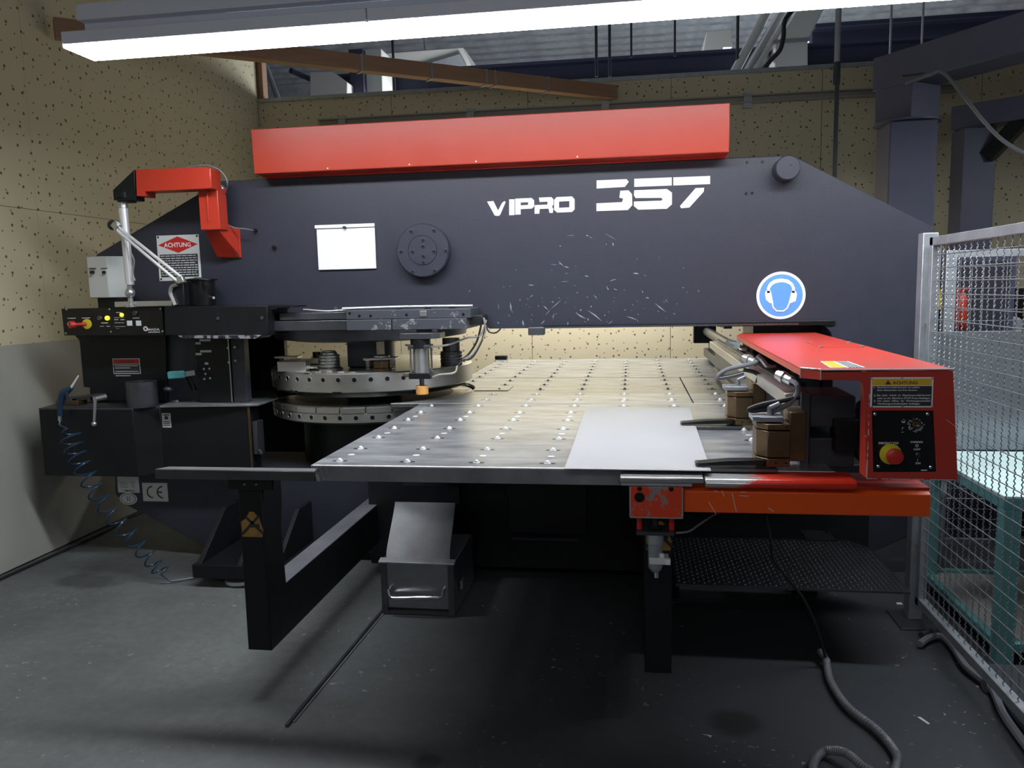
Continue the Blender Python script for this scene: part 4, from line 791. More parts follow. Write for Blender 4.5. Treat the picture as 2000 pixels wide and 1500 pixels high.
# ---- junction box behind the console
p = py(172, 541, 3.96); q = M(); Xa = p.x; Xb = py(213, 541, 3.96).x; Xc_ = py(245, 541, 4.0).x; z1 = py(190, 501, 3.96).z; z0 = py(190, 582, 3.96).z
jb = thing('junction_box', 'pale grey junction box with two small keyholes above the control console', 'box', ((Xa+Xb)/2, 4.0, z0))
part('box_body', M().prism([(Xa, 3.96), (Xb, 3.945), (Xc_, 4.01), (Xc_-.02, 4.14), (Xa-.02, 4.12)], 'z', z0, z1), 'ivory', jb, .004)
for x in (180, 204): p = py(x, 532, 3.945); part('keyhole', M().cyl((p.x, 3.935, p.z), (p.x, 3.965, p.z), .009, 12), 'rubber', jb); part('tag_strip', M().box(p.x-.018, p.x+.018, 3.943, 3.965, p.z+.020, p.z+.024), 'sign_dark', jb)
part('stand', M().box(Xa+.03, Xc_+.02, 3.98, 4.045, 1.425, z0), 'black', jb, .003)
a = py(226, 595, 3.88); b = py(338, 594, 3.88); part('tie_bar', M().box(a.x, b.x, 3.87, 3.95, 1.432, 1.46), 'satin', jb, .002)
# ---- tool lifting arm: red arm, silver pole, rods, cup
ar = thing('swing_arm', 'red swing arm bracket with silver pole mounted at the upper left of the frame', 'swing arm', (-2.1, 4.0, 1.45))
Y0, Y1 = 3.80, 3.90
part('upper_arm', M().prism(pl([(265, 331), (405, 326), (411, 329), (413, 368), (282, 374), (282, 383), (267, 383)], Y0), 'y', Y0, Y1), 'red', ar, .004)
part('black_wedge', M().prism(pl([(262, 331), (265, 391), (222, 391), (220, 371)], Y0+.01), 'y', Y0+.01, Y1-.01), 'black', ar, .003)
p = py(243, 384, Y0+.04); part('bearing', M().lathe((p.x, Y0+.06, 0), [(.046, p.z-.028), (.046, p.z-.01), (.058, p.z-.008), (.058, p.z+.02)], 24), 'black', ar)
X0, X1, Z0, Z1 = rect_y(389, 366, 427, 449, 3.86); part('drop_column', M().box(X0, X1, 3.86, 3.95, Z0, Z1), 'red', ar, .004); part('column_rib', M().box(X0+.045, X0+.055, 3.853, 3.86, Z0+.04, Z1-.01), 'red', ar, .002)
b_ = pl([(398, 447), (428, 425), (470, 449), (471, 503), (425, 503)], 3.98)
m_ = M(); A4 = [py(398, 447, 3.88), py(425, 447, 3.88), py(470, 449, 4.05), py(472, 503, 4.05), py(440, 503, 4.05), py(438, 449, 4.05)]
m_.add([A4[0], (A4[1].x, 3.88, A4[1].z), (A4[2].x, YF-.004, A4[2].z), (A4[3].x, YF-.004, A4[3].z), (py(424, 503, 4.0).x, YF-.05, A4[3].z+.004), (A4[1].x, 3.88, A4[1].z+.05), (A4[0].x, 3.88, A4[0].z+.05), (A4[2].x-.02, YF-.004, A4[2].z+.0)], [(0, 6, 5, 1), (1, 5, 2), (1, 2, 3), (0, 1, 3, 4), (0, 4, 7, 6), (6, 7, 2, 5), (4, 3, 2, 7)])
part('gusset', m_, 'red', ar, .002)
X0, X1, Z0, Z1 = rect_y(441, 448, 471, 504, YF); mp_ = part('mount_plate', M().box(X0-.02, X1, YF-.014, YF, Z0, Z1), 'red', ar, .002)
for x, y in ((459, 453), (465, 498), (446, 500)): p = py(x, y, YF-.015); part('bolt', M().cyl((p.x, YF-.024, p.z), (p.x, YF-.012, p.z), .009, 6), 'darksteel', mp_)
p = py(430, 374, 3.99); part('motor_disc', M().lathe((p.x, 3.99, p.z), [(.036, 0), (.036, .03), (.03, .034), (1e-6, .034)], 24, 'y'), 'satin', ar); part('motor_neck', M().box(p.x-.09, p.x, 3.93, 3.99, p.z-.02, p.z+.02), 'red', ar)
part('control_cable', M().tube(smooth_path([py(x, y, 3.86) for x, y in ((366, 327), (400, 323), (425, 330), (440, 345), (444, 362))]+[py(x, y, 3.97) for x, y in ((438, 388), (428, 412), (436, 432), (455, 444), (478, 447))]+[py(497, 450, 4.04)], 8), .0035), 'greyhose', ar)
a = py(239, 395, 3.86); b = py(254, 556, 3.86); part('pole', M().cyl(a, b, .0235, 20, .021), 'rod', ar, 0, 'silver pole')
part('pole_tube', M().tube(smooth_path([py(x, y, 3.84) for x, y in ((257, 495), (262, 510), (260, 535), (264, 548))], 5), .004), 'satin', ar)
c = py(254, 572, 3.86); part('ball_joint', M().ball(c, .026, 16, 10).cyl(c, b, .013, 12).lathe((c.x, c.y, 1.43), [(.028, 0), (.028, .012), (.014, .02), (.014, .05)], 16), 'satin', ar); part('collar_ring', M().cyl((a.x, a.y, a.z-.012), (a.x, a.y, a.z-.03), .028, 20), 'satin', ar)
ro = thing('parallel_linkage', 'pair of slanting chrome rods with ball ends in front of the warning plate', 'linkage', (-2.5, 3.8, 1.45))
for d, e in (((222, 437), (356, 543)), ((224, 446), (349, 552))): part('rod', M().cyl(py(*d, 3.80), py(*e, 3.80), .0085, 12), 'rod', ro)
part('end_ball', M().ball(py(220, 440, 3.82), .026, 16, 10), 'rubber', ro); part('end_clevis', M().beam(py(222, 436, 3.79), py(232, 446, 3.79), .03, .035), 'satin', ro, .004); part('end_clevis', M().beam(py(348, 549, 3.79), py(360, 545, 3.79), .03, .035), 'satin', ro, .005)
part('pivot_block', M().box(py(338, 560, 3.82).x, py(362, 560, 3.82).x, 3.80, 3.9, 1.432, py(345, 553, 3.82).z), 'black', ro, .005)
part('bent_handle', M().tube(smooth_path([py(x, y, 3.79) for x, y in ((346, 556), (336, 560), (333, 572), (338, 586), (342, 596))], 6), .010), 'satin', ro)
p = py(388, 560, 3.90); cu = thing('black_motor', 'round black drum motor with flat lid standing on the head cover', 'motor', (p.x, 3.92, 1.43))
rr = (py(414, 560, 3.92).x-py(364, 560, 3.92).x)/2
part('drum', M().lathe((p.x, 3.92, 0), [(rr*.96, 1.431), (rr, 1.44), (rr, py(388, 548, 3.92).z), (1e-6, py(388, 548, 3.92).z)], 36), 'blackgloss', cu); zz = py(388, 548, 3.92).z
part('lid', M().lathe((p.x-.0, 3.92, zz), [(rr+.012, 0), (rr+.014, .006), (rr*.3, .016), (1e-6, .016)], 36), 'black', cu); part('side_screw', M().cyl((p.x+rr, 3.9, 1.47), (p.x+rr+.014, 3.89, 1.47), .007, 10), 'satin', cu); part('lid_tab', M().beam((p.x+rr*.3, 3.84, zz+.012), (p.x+rr+.03, 3.83, zz+.002), .02, .008), 'darksteel', cu)
# ---- blow gun with coiled hose
g = thing('air_blow_gun', 'dark blue air blow gun with white nozzle hooked on the corner of the black cabinet', 'air gun', (-3.0, 3.8, .9))
part('nozzle', M().cyl(py(138, 758, 3.80), py(153, 734, 3.80), .0065, 10, .004), 'white', g, 0, 'white nozzle'); part('handle', M().tube(smooth_path([py(x, y, 3.80) for x, y in ((140, 757), (129, 764), (122, 772), (118, 790), (117, 812))], 5), lambda t_: .013+.010*math.sin(PI*min(1, t_*1.2)), 10), 'bluehose', g)
part('trigger', M().beam(py(131, 764, 3.79), py(131, 786, 3.79), .008, .012), 'darkgrey', g, .002); part('connector', M().cyl(py(117, 812, 3.80), py(117, 822, 3.80), .009, 10), 'satin', g)
ax = [py(x, y, 3.74-.012*i) for i, (x, y) in enumerate(((134, 838), (142, 866), (153, 895), (169, 928), (190, 965), (216, 1002), (245, 1037), (274, 1070), (300, 1099)))]; end = pz(318, 1120, .05); ax.append(Vector((end.x, end.y, .05)))
cl_ = smooth_path(ax, 24); pts = [py(117, 822, 3.80), py(116, 830, 3.77)]; n = len(cl_); turns = 14.0
for i in range(0, n*5):
    t_ = i/(n*5-1); k = min(int(t_*(n-1)), n-2); f = t_*(n-1)-k; c = cl_[k].lerp(cl_[k+1], f); T_ = (cl_[k+1]-cl_[k]).normalized(); U = T_.cross(Vector((0, 1, 0))).normalized(); V = T_.cross(U); th = 2*PI*turns*(t_**1.0)+1.2
    rr = (.050-.014*t_)*min(1, .4+t_*12); pts.append(c+(U*math.cos(th)+V*math.sin(th))*rr)
pts += [Vector((end.x+.05, end.y-.01, .012)), Vector((end.x+.15, end.y+.06, .01)), Vector((end.x+.30, end.y+.22, .01))]
q = M(); q.tube(pts, .0052, 6); solo('coiled_air_hose', q, 'bluehose', 'blue spiral air hose running from the blow gun down to the floor', 'air hose')
# ================================================================== CARRIAGE (right)
ZC = 1.236; YC = 2.32
p = [pz(x, y, ZC) for x, y in ((1440, 651), (1600, 651), (1862, 722), (1600, 724), (1586, 719))]
ycb = p[0].y
car = thing('carriage_cover', 'red metal cover of the carriage with control console hanging at its front end', 'carriage', (.75, YC, .93))
xl_ = pz(1586, 719, ZC).x; xr_ = py(1862, 722, YC).x; xlf = py(1603, 728, YC).x; xlb = (p[0].x)
zlow = py(1640, 742, YC).z
pol = [(xlf, YC), (xr_, YC), (p[1].x, ycb), (xlb+.02, ycb), (xlb-.02, ycb-.14), (xlf-.045, YC+.05)]
part('top_plate', M().prism(pol, 'z', ZC-.004, ZC), 'redgloss', car, .003)
q = M(); a = (xlf-.045, YC+.05); b = (xlb-.02, ycb-.14); q.prism([a, b, (b[0]+.004, b[1]), (a[0]+.004, a[1])], 'z', zlow+.006, ZC-.004); q.prism([a, (xlf, YC), (xlf, YC+.004), (a[0]+.004, a[1]+.002)], 'z', zlow, ZC-.004)
part('side_flange', q, 'redgloss', car, .001)
bl_ = polyY([(1693, 936), (1871, 936), (1862, 724), (1600, 727), (1600, 742), (1676, 743), (1684, 748), (1686, 758)], YC)
pan_h = polyY([(1703, 802), (1823, 802), (1829, 922), (1706, 922)], YC)
part('front_plate', M().prism(bl_, 'y', YC, YC+.004, [pan_h]), 'redgloss', car, .0012)
xc0 = py(1693, 936, YC).x; xc1 = py(1871, 936, YC).x; zc0 = py(1780, 936, YC).z
part('console_shell', M().prism([(xc0, zc0), (xc1, zc0), (xr_-.001, ZC-.005), (xc0-.004, ZC-.005)], 'y', YC+.018, YC+.075), 'redgloss', car, .003)
part('console_rear', M().box(xc0+.03, xc1-.02, YC+.076, YC+.20, zc0+.03, ZC-.03), 'black', car, .003)
part('console_edge', M().prism([(xc0, zc0), (xc0+.002, zc0), (xc0-.002, ZC-.03), (xc0-.004, ZC-.03)], 'y', YC+.004, YC+.075).box(xc0, xc1, YC+.004, YC+.02, zc0, zc0+.002), 'redgloss', car)
part('chipped_edge', M().tube([(xlf, YC-.0005, ZC-.001), (xr_, YC-.0005, ZC-.001)], .0028, 6), wear('edge', (.62, .03, .02), (.66, .64, .64), .36, .40, 18, .4, None, .4), car)
part('chipped_edge', M().tube([(xc0, YC-.0005, zlow-.04), (xc0, YC-.0005, zc0+.004)], .0018, 6).tube([(xc0, YC-.0005, zc0), (xc1, YC-.0005, zc0)], .0016, 6).tube([(xlf-.045, YC+.05, ZC), (xlf, YC, ZC)], .003, 6).tube([(xlf-.045, YC+.05, zlow), (xlf-.045, YC+.05, ZC)], .0016, 6).tube([(xlf, YC-.0006, zlow), (xlf, YC-.0006, ZC)], .0016, 6), wear('edge2', (.62, .03, .02), (.60, .58, .56), .46, .5, 30, .4, None, .4), car, kind='stuff')
def P7(u, v, Y=YC): return py(1680+u/5.768, 700+v/5.768, Y)
def quad7(u0, v0, u1, v1, d0, d1, m_=None): a = P7(u0, v1); b = P7(u1, v0); return (m_ or M()).box(a.x, b.x, YC-d1, YC-d0, a.z, b.z)
sgn = part('warning_sign', quad7(110, 210, 826, 550, 0, .0015), 'white', car, 0, 'white edged warning sign reading ACHTUNG on a yellow band')
part('sign_field', quad7(130, 310, 806, 535, .0015, .002), 'sign_dark', sgn); part('yellow_band', quad7(130, 228, 804, 304, .0015, .002), 'yellow', sgn)
q = M(); y_ = YC-.0026
def t7(s, u0, u1, v0, v1): a = P7(u0, v1); b = P7(u1, v0); text(q, s, (a.x, y_, a.z), (b.x-a.x, 0, 0), (0, 0, b.z-a.z), True)
t7('ACHTUNG', 362, 645, 254, 292); a = P7(280, 292); b = P7(345, 292); c = P7(312, 244); q.prism([(a.x, a.z), (b.x, b.z), (c.x, c.z)], 'y', y_, YC-.002)
part('lettering', q, 'sign_dark', sgn); q = M()
part('exclamation_mark', M().box(c.x-.0012, c.x+.0012, YC-.0032, YC-.0026, a.z+.006, c.z-.007), 'yellow', sgn)
for s_, u0, u1, v0, v1 in (('1.', 150, 176, 318, 336), ('Maschinenverfahrbereich vor jedem', 188, 668, 316, 340), ('Start überprüfen und frei räumen.', 188, 642, 346, 370), ('2.', 150, 178, 406, 426), ('Bei  jeder  Arbeit  im  Maschinenverfahrbereich', 188, 790, 403, 430), ('oder an der Maschine STOP-Taste Betätigen.', 188, 790, 436, 462), ('3.', 150, 178, 470, 489), ('Vor  jedem  öffnen  der  Werkzeugwechseltür', 188, 792, 467, 492), ('Werkzeugwechselschalter betätigen.', 190, 675, 499, 524)): t7(s_, u0, u1, v0, v1)
part('sign_text', q, 'white', sgn)
for u, v in ((125, 226), (470, 220), (810, 226), (130, 540), (475, 540), (815, 540)): a = P7(u, v); part('rivet', M().lathe((a.x, YC-.0015, a.z), [(.0035, 0), (.002, .002), (1e-6, .0025)], 10, 'y'), 'satin', sgn)
cp2 = part('control_plate', M().prism(polyY([(1703, 802), (1823, 802), (1829, 922), (1706, 922)], YC), 'y', YC+.004, YC+.010), 'blackgloss', car, .001, 'glossy black control plate')
def d7(name, u, v, prof, m, n=24, lab=None, Y=YC+.004): a = P7(u, v); return part(name, M().lathe((a.x, Y, a.z), prof, n, 'y'), m, cp2, 0, lab)
for u, v in ((170, 628), (763, 628), (205, 1218), (797, 1228)): d7('screw', u, v, [(.0052, 0), (.0046, .002), (.002, .0036), (1e-6, .0038)], 'chrome', 14)
d7('stop_collar', 345, 1080, [(.0295, 0), (.0295, .003), (.026, .006), (.016, .014), (1e-6, .014)], 'btnyellow', 36, 'yellow collar')
d7('stop_button', 348, 1078, [(.014, .012), (.014, .024), (.0215, .030), (.0225, .038), (.021, .044), (.015, .0465), (1e-6, .0475)], 'btnred', 36, 'red emergency stop button')
d7('key_switch', 633, 745, [(.0115, 0), (.0115, .008), (.0085, .011), (1e-6, .011)], 'brass', 24); a = P7(640, 752); part('key_slot', M().box(a.x-.0035, a.x+.004, YC-.0085, YC-.006, a.z-.002, a.z+.002), 'chrome', cp2)
rn = random.Random(9); q = M(); a = P7(635, 750)
for i in range(90):
    th = rn.uniform(PI*1.02, PI*1.98) if i < 65 else rn.uniform(0, PI); r = rn.uniform(.014, .021); s_ = rn.uniform(.0006, .0022); x = a.x+r*math.cos(th)*1.05; z = a.z+r*math.sin(th); q.prism([(x-s_, z), (x, z-s_*.8), (x+s_*1.2, z+s_*.2), (x, z+s_)], 'y', YC+.0036, YC+.004)
part('scuffed_paint', q, 'ivory', cp2, kind='stuff')
q = M(); y_ = YC+.0034
for s_, u0, u1, v0, v1 in (('EMERGENCY STOP', 212, 437, 945, 970), ('OVERRIDE', 570, 712, 935, 955), ('OFF', 604, 684, 1018, 1038), ('I', 650, 656, 1135, 1160), ('ON', 628, 684, 1172, 1196)): t7(s_, u0, u1, v0, v1)
c = P7(645, 986); q.prism([(c.x+.0042*math.cos(i*PI/10), c.z+.0042*math.sin(i*PI/10)) for i in range(20)], 'y', YC+.0034, YC+.004, [[(c.x+.0028*math.cos(i*PI/10), c.z+.0028*math.sin(i*PI/10)) for i in range(20)]])
c = P7(495, 715); q.box(c.x-.005, c.x+.004, YC+.0036, YC+.004, c.z-.003, c.z); q.box(c.x-.005, c.x-.004, YC+.0036, YC+.004, c.z-.003, c.z+.004); q.box(c.x+.003, c.x+.004, YC+.0036, YC+.004, c.z-.003, c.z+.004); q.box(c.x-.002, c.x+.002, YC+.0036, YC+.004, c.z+.005, c.z+.006)
c = P7(490, 800); q.box(c.x-.003, c.x-.002, YC+.0036, YC+.004, c.z-.002, c.z+.004); q.box(c.x-.003, c.x+.002, YC+.0036, YC+.004, c.z+.004, c.z+.005); q.box(c.x-.005, c.x+.002, YC+.0036, YC+.004, c.z-.009, c.z-.008)
quad7(690, 1258, 760, 1268, -.004, -.0034, q)
part('lettering', q, 'white', cp2)
a = P7(650, 1085); part('toggle_switch', M().lathe((a.x, YC+.004, a.z), [(.006, 0), (.006, .004), (.003, .006), (1e-6, .006)], 12, 'y').cyl((a.x, YC, a.z), (a.x+.001, YC-.012, a.z-.004), .002, 8), 'darksteel', cp2)
q = M(); 
for (u0, v0, u1, v1, w_) in ((970, 690, 1075, 770, .001), (45, 860, 75, 890, .0012)): a = P7(u0, v0); b = P7(u1, v1); q.beam((a.x, YC-.0003, a.z), (b.x, YC-.0003, b.z), w_, w_)
part('scratch', q, 'ivory', car, kind='stuff')
# label and screws on top
p = [pz(x, y, ZC) for x, y in ((1602, 706), (1656, 706), (1690, 718), (1622, 719))]; p_ = [(v.x, v.y) for v in p]; tl_ = part('top_label', M().prism(p_, 'z', ZC, ZC+.001), 'ivory', car, 0, 'worn yellow and white label on the top')
mid = [((p_[0][0]+p_[1][0])/2, (p_[0][1]+p_[1][1])/2), ((p_[3][0]+p_[2][0])/2, (p_[3][1]+p_[2][1])/2)]
def ins(a, b, f): return (a[0]+(b[0]-a[0])*f, a[1]+(b[1]-a[1])*f)
part('label_yellow', M().prism([ins(p_[0], mid[1], .08), ins(p_[0], p_[1], .45), ins(p_[3], p_[2], .45), ins(p_[3], mid[0], .08)], 'z', ZC+.001, ZC+.0014), 'yellow', tl_); q = M()
for i in range(4): f0 = .55+i*.1; q.prism([ins(p_[0], p_[1], f0), ins(p_[0], p_[1], f0+.05), ins(p_[3], p_[2], f0+.05), ins(p_[3], p_[2], f0)], 'z', ZC+.001, ZC+.0014)
part('label_print', q, 'sign_dark', tl_, kind='stuff')
hp = [pz(x, y, ZC) for x, y in ((1580, 670), (1658, 670), (1684, 678), (1602, 679))]
part('inspection_panel', M().prism([(v.x, v.y) for v in hp], 'z', ZC, ZC+.0015), 'redgloss', car, .0005)
for v in hp: part('screw', M().lathe((v.x, v.y, ZC+.0015), [(.009, 0), (.009, .004), (.004, .006), (1e-6, .006)], 12), 'satin', car)
# cross beam with rails and clamps
XB = .535
bm = thing('carriage_beam', 'long grey steel carriage beam running back under the red cover', 'machine beam', (XB, 2.6, .89))
part('face_plate', M().box(XB, XB+.03, 2.60, 5.2, .888, 1.135), 'darksteel', bm, .003)
part('upper_ledge', M().box(XB-.045, XB, 2.62, 5.1, 1.085, 1.128), 'satin', bm, .003); part('slide_rail', M().box(XB-.022, XB, 2.62, 5.1, .93, .962), 'darksteel', bm, .003)
part('rear_plate', M().box(XB+.06, XB+.09, 2.95, 5.2, .93, 1.12), 'black', bm)
for z0, z1 in ((1.02, 1.12), (.888, .985)):
    part('end_block', M().box(XB+.031, XB+.17, 2.61, 2.85, z0, z1), 'darkgrey', bm, .004)
    q = M(); q.lathe((XB+.21, 2.66, (z0+z1)/2), [(.03, 0), (.036, .01), (.036, .03), (.028, .04), (1e-6, .04)], 16, 'y'); part('roller', q, 'darksteel', bm)
    part('spring_block', M().box(XB+.24, XB+.28, 2.64, 2.70, (z0+z1)/2-.03, (z0+z1)/2+.025), 'darksteel', bm, .006)
part('guide_shaft', M().cyl((XB+.05, 4.4, 1.12), (XB+.05, 6.35, 1.12), .032, 20), 'darksteel', bm); part('lower_rail', M().box(XB+.03, XB+.09, 5.2, 6.35, .93, .99), 'darksteel', bm, .004); part('upper_rail', M().box(XB+.03, XB+.08, 5.0, 6.35, 1.21, 1.24), 'darksteel', bm, .004)
part('rear_housing', M().box(XB+.09, hx-.02, 4.22, 4.60, .93, hz-.008), 'black', bm)
part('end_bracket', M().box(XB-.05, XB+.12, 6.30, 6.38, 1.03, 1.21), 'black', bm, .004); part('end_post', M().box(XB+.07, XB+.12, 6.30, 6.38, .90, 1.03), 'black', bm)
part('cover_arm', M().box(XB+.1, XB+.35, 3.2, 3.3, 1.12, 1.228), 'black', bm); part('cover_arm', M().box(XB+.1, XB+.35, 2.56, 2.64, .95, 1.05), 'black', bm)
def clamp(y0, lab):
    x0, x1 = .385, .482; y1 = y0+.115
    t = thing('sheet_clamp', lab, 'clamp', (x0, y0, .905), 'sheet clamps on the carriage beam')
    def oct_(g=0): return [(x0-g, y1), (x0-g, y0+.035-g), (x0+.03, y0-g), (x1+g, y0-g), (x1+g, y1)]
    part('lower_block', M().prism(oct_(), 'z', .918, .944), 'brass', t, .002); part('middle_block', M().prism(oct_(-.001), 'z', .948, 1.030), 'brass', t, .002)
    part('upper_block', M().prism(oct_(), 'z', 1.034, 1.052), 'brass', t, .002); part('top_plate', M().prism([(x0-.012, y1), (x0-.012, y0+.03), (x0+.02, y0+.012), (x1-.02, y0+.012), (x1-.01, y1)], 'z', 1.056, 1.072), 'skirt', t, .002)
    part('riser', M().box(x1+.002, XB-.001, y0+.03, y1+.02, .93, 1.085), 'brass', t, .003)
    for dx, z in ((.055, .931), (.085, .931), (.085, 1.043)): part('pin_hole', M().cyl((x0+dx, y0-.0008, z), (x0+dx, y0+.001, z), .0035, 10), 'blackgloss', t)
    part('upper_jaw', M().prism([(.205, .921), (.205, .929), (.30, .938), (x0+.02, .940), (x0+.02, .924)], 'y', y0-.004, y0+.04), 'black', t, .002); part('lower_jaw', M().box(.213, x0+.06, y0-.01, y0+.05, .9025, .914), 'darksteel', t, .002)
    part('jaw_tip', M().cyl((.205, y0+.0, .923), (.205, y0+.04, .923), .007, 12), 'darksteel', t)
    c = Vector((x0+.045, y0+.06, 1.072)); part('air_elbow', M().cyl(c, c+Vector((0, 0, .024)), .009, 12).cyl(c+Vector((0, 0, .022)), c+Vector((.028, -.006, .036)), .008, 12), 'skirt', t)
    return t
clamp(2.475, 'nearer bronze sheet clamp gripping toward the metal sheet at front right')
clamp(3.225, 'farther bronze sheet clamp behind the nearer one on the carriage beam')
hh = [('nearer', 2.55, [(1543, 742), (1556, 750), (1558, 768), (1538, 790), (1512, 802), (1500, 806)], [(1562, 775), (1530, 782), (1490, 790), (1464, 799), (1472, 802), (1500, 798)]), ('farther', 3.2, [(1472, 706), (1478, 708), (1455, 714), (1420, 722), (1402, 735), (1410, 738), (1440, 732), (1452, 728)], [(1452, 722), (1470, 726), (1482, 733), (1480, 742), (1478, 748)])]
for nm, Y_, a_, b_ in hh:
    t = thing('clamp_hose', 'looping dark air hose with pale fitting at the %s clamp' % nm, 'hose', py(*a_[0], Y_+.2))
    part('hose', M().tube(smooth_path([py(x, y, Y_+(.12 if i == 0 else 0)) for i, (x, y) in enumerate(a_)], 8), .0085), 'greyhose', t); part('hose', M().tube(smooth_path([py(x, y, Y_) for x, y in b_], 8), .008), 'rubber', t)
    for f in (0,): c = py(*a_[0], Y_+.1); part('fitting', M().cyl(c+Vector((-.03, .05, .012)), c+Vector((.008, 0, -.004)), .016, 14).cyl(c+Vector((-.02, .035, .008)), c+Vector((-.012, .024, .005)), .020, 14), 'satin', t)
c = py(1432, 674, 4.0); t = thing('clamp_hose', 'short elbow hose with fitting at the far end of the carriage beam', 'hose', c); part('fitting', M().cyl(c+Vector((-.02, .03, .01)), c+Vector((.015, -.02, 0)), .020, 14), 'satin', t); part('hose', M().tube(smooth_path([py(1440, 672, 4.0), py(1446, 680, 4.0), py(1458, 683, 4.0)], 6), .010), 'satin', t)
for (x, y, Y_) in ((1480, 694, 3.3),): c = py(x, y, Y_); part('elbow', M().tube(smooth_path([c, py(1490, 705, Y_), py(1500, 716, Y_), py(1515, 717, Y_)], 6), .010), 'satin', t)
# front guide rails, red rail beam
X0, X1, Z0, Z1 = rect_y(1213, 926, 1376, 948, 2.40)
gr = thing('front_guide', 'worn bright steel and red guide rails with orange beam along the table front', 'rail', (.4, 2.42, .78))
def bar(name, x0, x1, y0, y1, z0, z1, m, bev=.004): return part(name, M().box(x0, x1, y0, y1, z0, z1), m, gr, bev)
zt4 = pz(1300, 926, .898).z
bar('guide_bar', py(1211, 935, 2.40).x, py(1374, 935, 2.40).x, 2.385, 2.500, .884, .902, 'satin'); bar('guide_bar_base', py(1213, 935, 2.40).x, py(1352, 935, 2.40).x, 2.395, 2.500, .872, .884, 'galv', .002)
xe = py(1676, 940, 2.38).x; q = M(); q.prism([(2.385, .876), (2.385, .888), (2.395, .898), (2.500, .900), (2.500, .870), (2.395, .870)], 'x', py(1377, 935, 2.40).x, xe); part('slide_bar', q, 'railred', gr, .003)
Xb0 = py(1336, 975, 2.42).x; Xb1 = py(1818, 975, 2.42).x; zb0 = (py(1338, 1000, 2.42).z+py(1818, 1010, 2.42).z)/2; zb1 = .862
part('rail_beam', M().prism([(2.42, zb0), (2.42, zb1-.01), (2.44, zb1), (2.50, zb1), (2.50, zb0)], 'x', Xb0, Xb1), 'orange', gr, .002)
part('rail_cap', M().box(Xb0, Xb1+.003, 2.44, 2.62, .862, .870), 'redgloss', gr, .001); part('rail_backing', M().box(Xb0, Xb1, 2.52, 2.60, zb0+.01, .86), 'black', gr)
q = M()
for (x0, y0, x1, y1) in ((1384, 980, 1398, 1003), (1430, 963, 1438, 1000), (1395, 958, 1402, 961), (1410, 958, 1414, 970), (1444, 968, 1462, 969), (1500, 992, 1512, 999), (1446, 961, 1456, 961)): a = py(x0, y0, 2.42); b = py(x1, y1, 2.42); q.beam((a.x, 2.4197, a.z), (b.x, 2.4197, b.z), .0008, .0016)
part('scratch', q, 'ivory', gr, kind='stuff')
X0, X1, Z0, Z1 = rect_y(1229, 950, 1335, 1013, 2.40)
eb = part('end_block', M().box(X0, X1, 2.40, 2.50, Z0, Z1), 'chipped', gr, .004, 'end block with heavily chipped red paint')
for x, y, r in ((1249, 952, .007), (1311, 953, .007), (1249, 969, .0155)): p = py(x, y, 2.4); part('bolt', M().lathe((p.x, 2.4, p.z-.003), [(r, 0), (r, .004), (r*.6, .005), (1e-6, .004)], 20, 'y'), 'blackgloss', eb)
part('worn_edge', M().box(X0+.001, X0+.005, 2.3985, 2.4, Z0+.003, Z1-.003).box(X1-.005, X1-.001, 2.3985, 2.4, Z0+.003, Z1-.003).box(X0+.003, X1-.003, 2.3985, 2.4, Z0+.001, Z0+.005), 'galv', eb)
# valve unit under the end block
vu = thing('air_valve', 'small grey air regulator valve hanging under the chipped end block', 'valve', (.085, 2.45, .58))
X0, X1, Z0, Z1 = rect_y(1243, 1041, 1317, 1045, 2.42); part('bracket', M().box(X0, X1, 2.42, 2.50, Z0-.002, Z1+.002), 'darkgrey', vu, .001)
for x in (1249, 1312): p = py(x, 1035, 2.44); part('red_post', M().cyl((p.x, 2.455, Z1), (p.x, 2.455, zb0-.012), .009, 12), 'btnred', vu, 0, 'red post')
p = py(1280, 1035, 2.45); xq = p.x
part('neck', M().lathe((xq, 2.45, 0), [(.012, Z1), (.022, Z1+.010), (.010, Z1+.018), (.010, zb0-.012)], 20), 'rubber', vu); part('bowl', M().lathe((xq, 2.45, 0), [(.012, .582), (.020, .592), (.023, .60), (.023, .672), (.026, .675), (.026, Z0-.001), (1e-6, Z0-.001)], 24), 'galv', vu)
part('body_block', M().box(xq-.02, xq+.042, 2.425, 2.475, .612, .634), 'ivory', vu, .003); part('fitting', M().box(xq+.030, xq+.046, 2.42, 2.44, .614, .632).cyl((xq+.02, 2.43, .634), (xq+.02, 2.43, .648), .008, 12), 'white', vu, .002); part('drain_nozzle', M().cyl((xq+.003, 2.45, .585), (xq+.003, 2.45, .562), .007, 12), 'chrome', vu)
part('tube', M().tube(smooth_path([py(1320, 1041, 2.45), py(1345, 1038, 2.46), py(1365, 1025, 2.5), py(1390, 1008, 2.54), py(1410, 998, 2.57)], 8), .0035), 'greyhose', vu)
# left steel rail
zr = .868; a = pz(302, 917, zr); b = pz(330, 912, zr); xrl = a.x; xrr = -1.085
lr = thing('left_guide_bar', 'long thin dark steel bar extending left from the dented table corner', 'rail', (-1.4, 2.53, .845))
part('bar', M().prism([(xrl, a.y), (xrl+.03, a.y+.045), (xrr, a.y+.045), (xrr, a.y)], 'z', zr-.034, zr), 'darksteel', lr, .002); part('top_strip', M().prism([(xrl+.002, a.y+.002), (xrl+.03, a.y+.043), (xrr, a.y+.043), (xrr, a.y+.002)], 'z', zr, zr+.0015), 'satin', lr)
